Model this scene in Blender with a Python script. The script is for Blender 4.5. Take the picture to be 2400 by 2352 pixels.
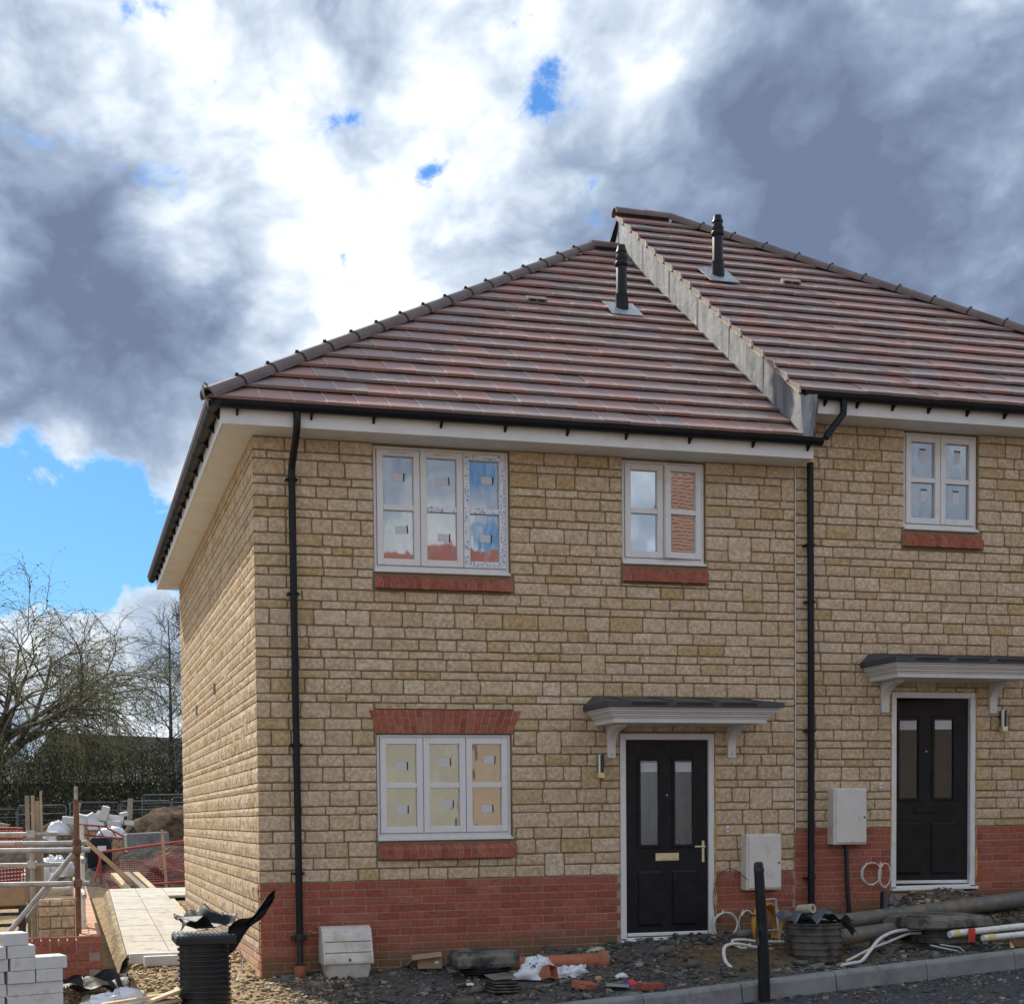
import bpy, bmesh, math, random
import numpy as np
from mathutils import Vector, Matrix
random.seed(7); rng = np.random.default_rng(7)
S = bpy.context.scene
for o in list(bpy.data.objects): bpy.data.objects.remove(o)
COL = S.collection

# ------------------------------------------------------------------ camera
cam = bpy.data.cameras.new('camera'); cam_o = bpy.data.objects.new('camera', cam); COL.objects.link(cam_o)
R_ = Vector((0.96950215, -0.24475277, -0.01271506)); U_ = Vector((0.02246823, 0.03709826, 0.99905901)); F_ = Vector((0.24405075, 0.96887553, -0.04146601))
CAMP = Vector((-1.743, -12.2373, 1.4749))
cam_o.matrix_world = Matrix(((R_.x, U_.x, -F_.x, CAMP.x), (R_.y, U_.y, -F_.y, CAMP.y), (R_.z, U_.z, -F_.z, CAMP.z), (0, 0, 0, 1)))
cam.sensor_width = 36; cam.lens = 36*3083.65/2400
cam.shift_x = (1200-934.4)/2400; cam.shift_y = (2043.05-1176)/2400
cam.clip_end = 3000; S.camera = cam_o

# ------------------------------------------------------------------ exposure
S.view_settings.view_transform = 'Standard'; S.view_settings.look = 'None'
S.view_settings.exposure = 0.48; S.view_settings.gamma = 1.0; S.view_settings.use_curve_mapping = False
S.render.engine = 'CYCLES'
S.cycles.max_bounces = 6; S.cycles.diffuse_bounces = 2; S.cycles.glossy_bounces = 3; S.cycles.transmission_bounces = 4; S.cycles.transparent_max_bounces = 12

# ------------------------------------------------------------------ node helpers
class NT:
    def __init__(s, tree): s.t = tree
    def n(s, typ, ins=None, **kw):
        nd = s.t.nodes.new(typ)
        for k, v in kw.items(): setattr(nd, k, v)
        for k, v in (ins or {}).items():
            if hasattr(v, 'links'): s.t.links.new(v, nd.inputs[k])
            else: nd.inputs[k].default_value = v
        return nd
    def m(s, op, a, b=0.0, c=None, clamp=False):
        ins = {0: a, 1: b}
        if c is not None: ins[2] = c
        return s.n('ShaderNodeMath', ins, operation=op, use_clamp=clamp).outputs[0]
    def v(s, op, a, b=(0, 0, 0)):
        return s.n('ShaderNodeVectorMath', {0: a, 1: b}, operation=op).outputs[0]
    def vs(s, a, k):
        return s.n('ShaderNodeVectorMath', {0: a, 'Scale': k}, operation='SCALE').outputs[0]
    def noise(s, vec, scale, detail=4, rough=.55, out='Fac', lac=2.0):
        return s.n('ShaderNodeTexNoise', {'Vector': vec, 'Scale': scale, 'Detail': detail, 'Roughness': rough, 'Lacunarity': lac}).outputs[out]
    def mix(s, f, a, b, blend='MIX'):
        nd = s.n('ShaderNodeMix', data_type='RGBA', blend_type=blend)
        for i, v in ((0, f), (6, a), (7, b)):
            if hasattr(v, 'links'): s.t.links.new(v, nd.inputs[i])
            else: nd.inputs[i].default_value = v if i == 0 else (tuple(v)+(1,))[:4]
        return nd.outputs[2]
    def sm(s, x, a, b, lo=0., hi=1.):
        return s.n('ShaderNodeMapRange', {'Value': x, 'From Min': a, 'From Max': b, 'To Min': lo, 'To Max': hi}, interpolation_type='SMOOTHSTEP').outputs[0]
    def ramp(s, x, stops):
        nd = s.n('ShaderNodeValToRGB', {'Fac': x}); cr = nd.color_ramp
        while len(cr.elements) < len(stops): cr.elements.new(.5)
        for e, (p, c) in zip(cr.elements, stops): e.position = p; e.color = (*c, 1)
        return nd.outputs[0]

# ------------------------------------------------------------------ sun and sky
SUN_EL, SUN_AZ = math.radians(42), math.radians(19.6)            # azimuth off +y towards -x
sdir = Vector((-math.sin(SUN_AZ)*math.cos(SUN_EL), math.cos(SUN_AZ)*math.cos(SUN_EL), math.sin(SUN_EL)))
sl = bpy.data.lights.new('sun', 'SUN'); sl.energy = 4.6; sl.angle = math.radians(.53); sl.color = (1, .93, .80)
so = bpy.data.objects.new('sun', sl); COL.objects.link(so); so.rotation_euler = (-sdir).to_track_quat('-Z', 'Y').to_euler(); so.location = (-8, 20, 30)

W = bpy.data.worlds.new('World'); S.world = W; W.use_nodes = True
T = NT(W.node_tree); T.t.nodes.clear()
BGS = .1
sky = T.n('ShaderNodeTexSky', sky_type='NISHITA', sun_disc=False, sun_elevation=SUN_EL, sun_rotation=-SUN_AZ, air_density=1.6, dust_density=.3, ozone_density=2.2).outputs[0]
sky = T.mix(1., sky, (.30, .56, .92), 'MULTIPLY')
D = T.n('ShaderNodeTexCoord').outputs['Generated']
D = T.v('NORMALIZE', D)
z = T.n('ShaderNodeSeparateXYZ', {0: D}).outputs[2]
P = T.v('MULTIPLY', D, (1, 1, 1.35))
wq = T.vs(T.v('SUBTRACT', T.noise(P, 5.0, 3, .55, 'Color'), (.5, .5, .5)), .075)
PW = T.v('ADD', P, wq)
nA = T.noise(PW, 9.0, 7, .62)
nB = T.noise(T.v('ADD', P, T.vs(wq, .6)), 5.0, 5, .55)
nC = T.noise(T.v('ADD', PW, (3.1, 7.7, 1.3)), 24., 5, .62)
pf = T.m('ABSOLUTE', T.m('MULTIPLY_ADD', T.noise(T.v('ADD', PW, (5.1, 1.7, 2.3)), 11., 4, .55), 2., -1.))
DW = T.v('NORMALIZE', T.v('ADD', D, T.vs(wq, .45)))
def blobs(lst, k=1.):
    acc = None
    for d, r, a in lst:
        dd = T.n('ShaderNodeVectorMath', {0: DW, 1: d}, operation='DOT_PRODUCT').outputs['Value']
        b = T.m('MULTIPLY', T.sm(dd, math.cos(math.radians(r)), 1.0), a*k)
        acc = b if acc is None else T.m('ADD', acc, b)
    return acc
def pix(u, v):       # direction of a point of the real sky, measured once
    w = F_ + R_*((u-934.4)/3083.65) - U_*((v-2043.05)/3083.65); return tuple(w.normalized())
cover = T.m('ADD', T.m('MULTIPLY_ADD', nA, 2.2, -.60), blobs([(pix(u, v), r, a) for u, v, r, a in (
    (700, 185, 1.9, -.36), (790, 300, 1.5, -.30), (860, 90, 1.6, -.04), (1190, 10, 2.0, -.24), (1120, 120, 1.5, -.02), (290, 20, 2.6, -.30), (1335, 205, 1.8, -.40), (1060, 440, 1.7, -.42), (960, 370, 1.8, -.22),
    (815, 615, 1.7, -.34), (1225, 300, 1.6, -.2), (780, 460, 1.8, -.16), (405, 400, 1.4, -.14), (90, 1275, 5.6, -.62), (340, 1300, 5.0, -.62), (-250, 1270, 7.0, -.6), (150, 1150, 4, -.22), (360, 1230, 3.4, -.2),
    (10, 1700, 6.5, .75), (300, 1680, 6.0, .75), (330, 985, 4.0, .2), (1160, 130, 5.5, .34), (960, 300, 5.0, .30), (760, 240, 4, .06),
    (200, 650, 14, .20), (2150, 400, 16, .24), (1000, 750, 8, .1), (1650, 480, 8, .2))], .74))
cover = T.m('ADD', cover, T.m('MULTIPLY', T.m('SUBTRACT', nC, .5), .5))
cov = T.sm(cover, .17, .42)
dark = T.m('ADD', T.m('MULTIPLY_ADD', nB, 1.5, -.24), blobs([(pix(u, v), r, a) for u, v, r, a in (
    (150, 480, 9, .24), (300, 760, 10, .28), (620, 700, 5, .10), (30, 900, 8, .16),  (2300, 350, 17, .36), (2380, 800, 13, .30), (1850, 540, 8, .20), (1440, 480, 5, .20), (2050, 60, 12, .2), (720, 30, 5, .18), (1600, 560, 7, .16), (1300, 60, 5, .1),
    (480, 330, 6.5, -.28), (440, 560, 3.2, -.40), (850, 330, 8, -.20), (1150, 280, 9, -.18), (1650, 430, 3.0, -.34), (860, 830, 6.5, -.48), (1050, 620, 7, -.10), (0, 520, 3.4, -.26), (100, 90, 6, -.26), (230, 1560, 12, -.20), (1480, 150, 5.5, -.10), (300, 1060, 5, -.15))], .75))
dark = T.m('ADD', dark, T.m('MULTIPLY', T.m('SUBTRACT', nC, .5), .55))
dark = T.m('SUBTRACT', dark, T.m('MULTIPLY', T.m('SUBTRACT', pf, .22), .68))
dark = T.m('ADD', dark, T.m('MULTIPLY', T.m('SUBTRACT', cov, 1.0), .16))
ccol = T.ramp(T.n('ShaderNodeMapRange', {'Value': dark, 'From Min': .10, 'From Max': 1.22}).outputs[0], [(0, (.92, .94, .96)), (.22, (.76, .80, .85)), (.40, (.50, .575, .67)), (.60, (.29, .36, .475)), (.80, (.185, .237, .345)), (1, (.125, .165, .25))])
ccol = T.vs(ccol, 1/BGS*1.0)
fin = T.mix(cov, sky, ccol)
bg = T.n('ShaderNodeBackground', {'Color': fin, 'Strength': BGS})
T.t.links.new(bg.outputs[0], T.n('ShaderNodeOutputWorld').inputs[0])
W.cycles.sampling_method = 'NONE'

# ------------------------------------------------------------------ materials
MAT = {}
def newmat(name):
    m = bpy.data.materials.new(name); m.use_nodes = True; m.node_tree.nodes.clear(); MAT[name] = m
    t = NT(m.node_tree); t.pos = t.n('ShaderNodeNewGeometry').outputs['Position']
    return t
def finish(t, col, rough=.8, bump=None, bs=.3, bd=.01, metal=0., spec=.5, coat=0., alpha=None, trans=0.):
    ins = {'Base Color': col if hasattr(col, 'links') else (*col, 1), 'Roughness': rough, 'Metallic': metal, 'Specular IOR Level': spec, 'Coat Weight': coat}
    b = t.n('ShaderNodeBsdfPrincipled', ins)
    if bump is not None:
        t.t.links.new(t.n('ShaderNodeBump', {'Height': bump, 'Strength': bs, 'Distance': bd}).outputs[0], b.inputs['Normal'])
    t.t.links.new(b.outputs[0], t.n('ShaderNodeOutputMaterial').inputs[0]); return b
def pbr(name, col, rough=.8, vs=6., va=.15, bsc=60., bs=.25, bd=.004, metal=0., spec=.5, dirt=None, coat=0.):
    t = newmat(name); c = np.array(col)
    n1 = t.noise(t.pos, vs, 5, .6)
    k = t.mix(t.sm(n1, .3, .7), tuple(c*(1-va)), tuple(np.minimum(c*(1+va), .95)))
    if dirt:
        sh = dirt[3] if len(dirt) > 3 else 0.
        k = t.mix(t.m('MULTIPLY', t.sm(t.noise(t.pos, dirt[1], 7, .65), .52-sh, .68-sh), dirt[2]), k, dirt[0])
    finish(t, k, rough, t.noise(t.pos, bsc, 4, .6), bs, bd, metal, spec, coat); return MAT[name]
def tintfac(t):
    a = t.n('ShaderNodeAttribute', attribute_name='tint').outputs['Fac']
    r = t.n('ShaderNodeObjectInfo').outputs['Random']
    return t.m('FRACT', t.m('ADD', a, r))
# buff stone
def stone(name, bump_s, streak=False):
    t = newmat(name); f = tintfac(t)
    base = t.ramp(f, [(0, (.60, .46, .32)), (.18, (.66, .52, .38)), (.36, (.57, .43, .285)), (.52, (.65, .50, .36)), (.66, (.60, .455, .30)), (.80, (.51, .36, .19)), (.92, (.70, .57, .43)), (1, (.52, .39, .25))])
    p = t.v('ADD', t.pos, t.n('ShaderNodeCombineXYZ', {0: t.m('MULTIPLY', f, 9.), 1: t.m('MULTIPLY', f, 17.)}).outputs[0])
    n1 = t.noise(p, 26, 6, .62); n2 = t.noise(p, 95, 5, .7); n3 = t.noise(p, 5, 4, .6)
    c = t.mix(t.sm(n1, .35, .7), t.mix(1., base, (.74, .70, .63), 'MULTIPLY'), t.mix(1., base, (1.17, 1.17, 1.17), 'MULTIPLY'))
    c = t.mix(t.m('MULTIPLY', t.sm(n2, .56, .70), .65), c, (.25, .165, .085))
    c = t.mix(t.m('MULTIPLY', t.sm(n2, .44, .34), .55), c, (.72, .64, .52))
    c = t.mix(t.m('MULTIPLY', t.sm(t.noise(t.pos, 1.1, 5, .6), .50, .68), .28), c, (.50, .405, .265))
    c = t.mix(t.m('MULTIPLY', t.sm(n3, .55, .75), .3), c, (.42, .335, .225))
    c = t.mix(t.m('MULTIPLY', t.sm(t.noise(t.v('MULTIPLY', t.pos, (2.2, 2.2, .5)), 1.6, 6, .65), .54, .72), .38), c, (.60, .52, .42))
    c = t.mix(t.m('MULTIPLY', t.sm(t.noise(t.v('MULTIPLY', t.v('ADD', t.pos, (4., 2., 9.)), (3., 3., .4)), 1.3, 6, .7), .56, .74), .30), c, (.34, .265, .17))
    h = t.m('ADD', t.m('MULTIPLY', n1, .6), t.m('MULTIPLY', n2, .4))
    if streak:
        ps = t.v('MULTIPLY', p, (1, 1, .28)); h = t.m('ADD', t.m('MULTIPLY', h, .6), t.m('MULTIPLY', t.noise(ps, 38, 5, .6), 1.1))
    finish(t, c, .95, h, bump_s, .012, spec=.15)
stone('stone', .75); stone('stone_rough', .9, True)
t = newmat('mortar'); n = t.noise(t.pos, 3, 5, .6)
finish(t, t.mix(n, (.20, .158, .095), (.31, .25, .158)), .95, t.noise(t.pos, 70, 4), .5, .005, spec=.1)
t = newmat('mortar_brick'); n = t.noise(t.pos, 3, 5, .6)
finish(t, t.mix(n, (.34, .23, .175), (.45, .34, .26)), .95, t.noise(t.pos, 70, 4), .5, .005, spec=.1)
# red brick; damp and muddy towards the soil it stands in (splash stains with their own ragged shape)
def brickmat(name, splash):
    t = newmat(name); f = tintfac(t)
    base = t.ramp(f, [(0, (.37, .108, .066)), (.3, (.42, .135, .084)), (.55, (.325, .090, .060)), (.8, (.44, .160, .105)), (1, (.31, .092, .066))])
    n1 = t.noise(t.pos, 30, 6, .65)
    c = t.mix(t.sm(n1, .35, .7), t.mix(1., base, (.72, .72, .74), 'MULTIPLY'), t.mix(1., base, (1.12, 1.12, 1.1), 'MULTIPLY'))
    c = t.mix(t.m('MULTIPLY', t.sm(t.noise(t.pos, 7, 6, .7), .56, .74), .5), c, (.43, .285, .22))
    if splash:
        sx = t.n('ShaderNodeSeparateXYZ', {0: t.pos})
        gl = t.m('SUBTRACT', sx.outputs[2], t.m('MULTIPLY', sx.outputs[0], .055))
        s = t.m('ADD', t.sm(gl, .42, .0), t.m('MULTIPLY', t.m('SUBTRACT', t.noise(t.pos, 4, 6, .65), .5), 1.1))
        c = t.mix(t.m('MULTIPLY', t.sm(s, .45, .95), .8), c, (.17, .115, .062))
    finish(t, c, .9, t.noise(t.pos, 85, 5, .65), .5, .006, spec=.2)
brickmat('brick', True); brickmat('brick_clean', False)
# concrete roof tile
t = newmat('tile'); f = tintfac(t)
base = t.ramp(f, [(0, (.285, .180, .162)), (.2, (.25, .19, .18)), (.4, (.335, .170, .142)), (.6, (.235, .188, .185)), (.78, (.355, .172, .140)), (1, (.275, .195, .182))])
n1 = t.noise(t.pos, 3.2, 5, .6); n2 = t.noise(t.pos, 120, 4, .7)
c = t.mix(t.sm(n1, .4, .7), base, t.mix(.40, base, (.20, .19, .19)))
c = t.mix(t.m('MULTIPLY', t.sm(n2, .4, .7), .35), c, t.mix(1., c, (1.35, 1.3, 1.3), 'MULTIPLY'))
finish(t, c, .50, n2, .35, .003, spec=.55)
pbr('hip_tile', (.135, .098, .094), .6, 4, .18, 120, .35, .003)
t = newmat('lead'); ps = t.v('MULTIPLY', t.pos, (1, 1, .12)); n1 = t.noise(ps, 9, 6, .65)
c = t.mix(t.sm(n1, .32, .68), (.12, .125, .138), (.29, .30, .32)); c = t.mix(t.m('MULTIPLY', t.sm(t.noise(ps, 30, 4, .6), .6, .72), .7), c, (.55, .56, .58))
finish(t, c, .55, t.noise(t.pos, 8, 3), .3, .02, metal=.25)
pbr('upvc', (.72, .71, .70), .38, 5, .04, 40, .03, .002, dirt=((.45, .38, .28), 5, .35))
pbr('upvc_film', (.74, .75, .78), .25, 9, .05, 30, .25, .004)
pbr('fascia', (.74, .74, .73), .35, 3, .04, 30, .04, .002, dirt=((.55, .50, .42), 4, .35))
pbr('canopy_white', (.72, .70, .68), .45, 3, .06, 30, .05, .002, dirt=((.5, .45, .38), 6, .3))
pbr('meter_white', (.68, .63, .58), .45, 4, .05, 30, .05, .002, dirt=((.42, .33, .22), 7, .4))
pbr('gasbox', (.62, .585, .53), .5, 6, .07, 40, .08, .003, dirt=((.36, .25, .15), 5, .55, .03))
pbr('black_plastic', (.012, .013, .016), .35, 5, .3, 60, .06, .002, spec=.5)
pbr('dusty_black', (.020, .021, .023), .55, 7, .35, 60, .15, .003, dirt=((.20, .165, .115), 6, .55))
pbr('gutter_black', (.007, .008, .011), .5, 5, .3, 60, .05, .002, spec=.3)
pbr('post_black', (.012, .012, .014), .5, 5, .3, 60, .1, .002, spec=.3, dirt=((.09, .08, .065), 7, .35))
pbr('fence_steel', (.15, .155, .16), .5, 6, .2, metal=.3)
pbr('brick_dusty_sunlit', (.50, .29, .19), .95, 9, .18, 60, .4, .005, dirt=((.60, .47, .33), 8, .6))  # pale with mortar dust; sunlit paleness is put into the colour too
pbr('grp_grey', (.050, .060, .072), .5, 5, .15, 60, .1, .002)
pbr('door_black', (.010, .011, .013), .42, 5, .3, 130, .12, .002, spec=.25, dirt=((.06, .055, .05), 14, .15))
pbr('steel', (.55, .55, .54), .3, 8, .1, 60, .05, .001, metal=.9)
pbr('brass_film', (.72, .62, .36), .35, 14, .12, 40, .3, .003, metal=.35)
pbr('galv', (.40, .39, .37), .5, 8, .2, 60, .1, .002, metal=.6, dirt=((.30, .20, .13), 9, .6))
pbr('rust', (.19, .085, .048), .85, 12, .3, 80, .4, .003, dirt=((.33, .28, .22), 10, .5))
pbr('foam', (.52, .33, .11), .9, 20, .3, 60, .6, .01)
pbr('timber', (.42, .31, .19), .85, 5, .2, 50, .3, .003, dirt=((.20, .15, .10), 8, .5))
pbr('timber_pale', (.62, .48, .30), .85, 5, .15, 50, .3, .003, dirt=((.33, .24, .15), 8, .4))
pbr('timber_grey', (.30, .26, .205), .9, 5, .2, 50, .3, .003, dirt=((.16, .13, .10), 8, .5))
pbr('cardboard', (.40, .265, .155), .9, 9, .12, 50, .1, .002, dirt=((.2, .13, .08), 9, .5))
pbr('terracotta', (.38, .125, .065), .75, 9, .18, 60, .2, .003, dirt=((.27, .18, .12), 8, .5))
pbr('block_white', (.64, .625, .61), .95, 9, .07, 70, .4, .004, dirt=((.46, .38, .28), 9, .6))
pbr('slab', (.43, .41, .365), .9, 3, .10, 90, .25, .002, dirt=((.22, .17, .105), 7, .85))
pbr('kerb', (.235, .235, .235), .9, 5, .16, 70, .35, .003, dirt=((.13, .115, .095), 4, .7))
pbr('pipe_grey', (.115, .11, .10), .6, 5, .2, 50, .2, .003, dirt=((.21, .17, .115), 6, .8, .07))
pbr('chamber_dusty', (.030, .030, .030), .55, 5, .3, 50, .2, .003, dirt=((.13, .11, .085), 7, .85, .10))
pbr('cable_white', (.66, .645, .60), .5, 9, .06, 60, .1, .002, dirt=((.4, .33, .24), 9, .3))
pbr('cable_yellow', (.56, .275, .03), .5, 9, .1, 60, .1, .002, dirt=((.28, .16, .06), 8, .5))
pbr('bag_white', (.74, .75, .78), .35, 9, .06, 30, .3, .006, dirt=((.45, .42, .38), 6, .35))
pbr('blue_print', (.05, .05, .30), .6); pbr('red_print', (.62, .05, .04), .5); pbr('red_plastic', (.36, .040, .030), .5, 9, .15, dirt=((.28, .17, .12), 6, .35))
pbr('net_orange', (.33, .050, .038), .6, 5, .2)
pbr('paint_white', (.72, .71, .67), .45, 9, .08, dirt=((.45, .33, .16), 12, .5)); pbr('sealant', (.72, .57, .22), .6, 12, .2)
pbr('sheet_black', (.012, .012, .014), .55, 8, .3, 25, .5, .01, spec=.22); pbr('sheet_grey', (.10, .115, .135), .4, 8, .25, 25, .4, .01)
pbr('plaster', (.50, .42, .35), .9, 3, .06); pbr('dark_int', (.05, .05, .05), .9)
pbr('felt', (.03, .028, .027), .9); pbr('print_dark', (.02, .022, .03), .6); pbr('sticker', (.78, .78, .80), .5, 9, .03)
t = newmat('sticker_print'); q = t.n('ShaderNodeTexBrick', {'Vector': t.v('MULTIPLY', t.pos, (1, 0, 1)), 'Scale': 60., 'Color1': (.80, .80, .83, 1), 'Color2': (.74, .74, .78, 1), 'Mortar': (.60, .60, .64, 1), 'Mortar Size': .02}).outputs[0]
finish(t, t.mix(t.sm(t.noise(t.pos, 110, 3), .60, .66), q, (.34, .35, .42)), .5)
t = newmat('tape_print'); n1 = t.noise(t.pos, 62, 2, .5); n2 = t.noise(t.pos, 16, 2)
finish(t, t.mix(t.m('MULTIPLY', t.sm(n1, .52, .56), t.sm(n2, .40, .5)), (.74, .76, .80), (.16, .24, .38)), .3, t.noise(t.pos, 20, 3), .4, .006)
# glass with wrinkled protective film: mirror-like coat, thin milky film, see-through
def glass(name, refl, film, wav, filmcol=(.6, .62, .66), rough=.02):
    t = newmat(name)
    n = t.m('ADD', t.noise(t.v('MULTIPLY', t.pos, (1.6, 1, .55)), 4, 2, .5), t.m('MULTIPLY', t.noise(t.pos, 2.2, 2), .9))
    bp = t.n('ShaderNodeBump', {'Height': n, 'Strength': wav, 'Distance': .02}).outputs[0]
    g = t.n('ShaderNodeBsdfGlossy', {'Color': (.95, .97, 1, 1), 'Roughness': rough, 'Normal': bp})
    d = t.n('ShaderNodeBsdfDiffuse', {'Color': (*filmcol, 1)}); tr = t.n('ShaderNodeBsdfTransparent', {'Color': (.75, .78, .77, 1)})
    wr = t.sm(t.noise(t.v('MULTIPLY', t.pos, (1.5, 1, .5)), 9, 5, .7), .50, .66)
    m1 = t.n('ShaderNodeMixShader', {0: t.m('ADD', t.m('MULTIPLY', wr, film*.9), film*.55), 1: tr.outputs[0], 2: d.outputs[0]})
    m2 = t.n('ShaderNodeMixShader', {0: refl, 1: m1.outputs[0], 2: g.outputs[0]})
    t.t.links.new(m2.outputs[0], t.n('ShaderNodeOutputMaterial').inputs[0])
glass('glass_film', .24, .30, .045, (.42, .45, .52)); glass('glass_clear', .45, .03, .02); glass('glass_ground', .28, .26, .07, (.40, .40, .38))
glass('glass_door', .12, .6, .05, (.11, .12, .13), .18); glass('glass_door_shaded', .05, .9, .05, (.022, .025, .03), .2)  # second door glass has the shade at the ajar leaf painted in

# ------------------------------------------------------------------ mesh helpers
class MB:
    def __init__(s): s.v = []; s.f = []; s.t = []
    def add(s, vs, fs, tint=None):
        o = len(s.v); s.v += [tuple(p) for p in vs]; s.f += [tuple(i+o for i in f) for f in fs]
        s.t += [0. if tint is None else tint]*len(fs); return s
    def box(s, a, b, tint=None, M=None, taper=None):
        x0, y0, z0 = a; x1, y1, z1 = b
        vs = [(x0, y0, z0), (x1, y0, z0), (x1, y1, z0), (x0, y1, z0), (x0, y0, z1), (x1, y0, z1), (x1, y1, z1), (x0, y1, z1)]
        if M is not None: vs = [M @ Vector(p) for p in vs]
        return s.add(vs, [(0, 3, 2, 1), (4, 5, 6, 7), (0, 1, 5, 4), (1, 2, 6, 5), (2, 3, 7, 6), (3, 0, 4, 7)], tint)
    def bbox(s, a, b, e=.004, tint=None, M=None):        # chamfered box
        x0, y0, z0 = a; x1, y1, z1 = b; vs = []; idx = {}
        for i, x in ((0, x0), (1, x1)):
            for j, y in ((0, y0), (1, y1)):
                for k, zz in ((0, z0), (1, z1)):
                    for ax in range(3):
                        p = [x, y, zz]
                        for q in range(3):
                            if q != ax: p[q] += e if (i, j, k)[q] == 0 else -e
                        idx[(i, j, k, ax)] = len(vs); vs.append(p)
        fs = []
        for ax in range(3):
            o1, o2 = (ax+1) % 3, (ax+2) % 3
            for side in (0, 1):
                q = []
                for c1, c2 in ((0, 0), (1, 0), (1, 1), (0, 1)):
                    k = [0, 0, 0]; k[ax] = side; k[o1] = c1; k[o2] = c2; q.append(idx[(*k, ax)])
                fs.append(q if side else q[::-1])
        for ax in range(3):
            o1, o2 = (ax+1) % 3, (ax+2) % 3
            for c1 in (0, 1):
                for c2 in (0, 1):
                    k0 = [0, 0, 0]; k0[o1] = c1; k0[o2] = c2; k1 = list(k0); k1[ax] = 1
                    q = [idx[(*k0, o1)], idx[(*k0, o2)], idx[(*k1, o2)], idx[(*k1, o1)]]
                    fs.append(q if (c1+c2) % 2 else q[::-1])
        for i in (0, 1):
            for j in (0, 1):
                for k in (0, 1):
                    q = [idx[(i, j, k, a)] for a in range(3)]; fs.append(q if (i+j+k) % 2 else q[::-1])
        if M is not None: vs = [M @ Vector(p) for p in vs]
        return s.add(vs, fs, tint)
    def tube(s, pts, r, n=8, cap=True, tint=None, rad=None):
        pts = [Vector(p) for p in pts]; m = len(pts); base = len(s.v); up = Vector((.13, .27, 1)).normalized()
        for i, p in enumerate(pts):
            d = (pts[min(i+1, m-1)]-pts[max(i-1, 0)]).normalized()
            if abs(d.dot(up)) > .98: up = Vector((1, .1, .05)).normalized()
            a = d.cross(up).normalized(); b = a.cross(d).normalized(); rr = rad[i] if rad else r
            for k in range(n):
                th = 2*math.pi*k/n; s.v.append(tuple(p+a*(rr*math.cos(th))+b*(rr*math.sin(th))))
        for i in range(m-1):
            for k in range(n):
                k2 = (k+1) % n; s.f.append((base+i*n+k, base+(i+1)*n+k, base+(i+1)*n+k2, base+i*n+k2)); s.t.append(tint or 0.)
        if cap:
            s.f.append(tuple(base+k for k in range(n))); s.f.append(tuple(base+(m-1)*n+k for k in range(n))[::-1]); s.t += [tint or 0.]*2
        return s
    def lathe(s, prof, c=(0, 0, 0), n=20, M=None, cap=True):
        base = len(s.v)
        for r, zz in prof:
            for k in range(n):
                th = 2*math.pi*k/n; p = Vector((c[0]+r*math.cos(th), c[1]+r*math.sin(th), c[2]+zz)); s.v.append(tuple(M @ p if M is not None else p))
        for i in range(len(prof)-1):
            for k in range(n):
                k2 = (k+1) % n; s.f.append((base+i*n+k, base+i*n+k2, base+(i+1)*n+k2, base+(i+1)*n+k)); s.t.append(0.)
        if cap:
            s.f.append(tuple(base+k for k in range(n))[::-1]); s.f.append(tuple(base+(len(prof)-1)*n+k for k in range(n))); s.t += [0., 0.]
        return s
    def prism(s, poly, ax, a, b, M=None, tint=None):       # poly in the two other axes, extruded along ax from a to b
        def mk(p, w):
            q = list(p); q.insert(ax, w); return q
        n = len(poly); vs = [mk(p, a) for p in poly]+[mk(p, b) for p in poly]
        if M is not None: vs = [M @ Vector(p) for p in vs]
        fs = [tuple(range(n))[::-1], tuple(range(n, 2*n))]+[(i, (i+1) % n, n+(i+1) % n, n+i) for i in range(n)]
        return s.add(vs, fs, tint)
    def mesh(s, name, mat, smooth=False):
        me = bpy.data.meshes.new(name); me.from_pydata(s.v, [], s.f)
        bm = bmesh.new(); bm.from_mesh(me); bmesh.ops.recalc_face_normals(bm, faces=bm.faces[:]); bm.to_mesh(me); bm.free()
        if mat: me.materials.append(MAT[mat])
        if any(s.t): me.attributes.new('tint', 'FLOAT', 'FACE').data.foreach_set('value', np.array(s.t, 'f'))
        if smooth:
            me.polygons.foreach_set('use_smooth', [True]*len(me.polygons))
            if smooth != 2: me.set_sharp_from_angle(angle=math.radians(40))
        return me
    def build(s, name, mat, parent=None, smooth=False, **kw):
        return link(name, s.mesh(name, mat, smooth), parent, **kw)
def link(name, me, parent=None, loc=None, rot=None, label=None, cat=None, group=None, kind=None):
    o = bpy.data.objects.new(name, me); COL.objects.link(o)
    if loc is not None: o.location = loc
    if rot is not None: o.rotation_euler = rot
    if parent is not None:
        o.parent = parent
        if parent.type == 'EMPTY' and parent.get('_world'): o.matrix_parent_inverse = Matrix.Translation(-Vector(parent.location))
    for k, v in (('label', label), ('category', cat), ('group', group), ('kind', kind)):
        if v: o[k] = v
    return o
def thing(name, label, cat, loc=(0, 0, 0), rot=(0, 0, 0), group=None, world=False):
    o = link(name, None, None, loc, rot, label, cat, group); o.empty_display_size = .2
    if world: o['_world'] = 1
    return o
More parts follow.
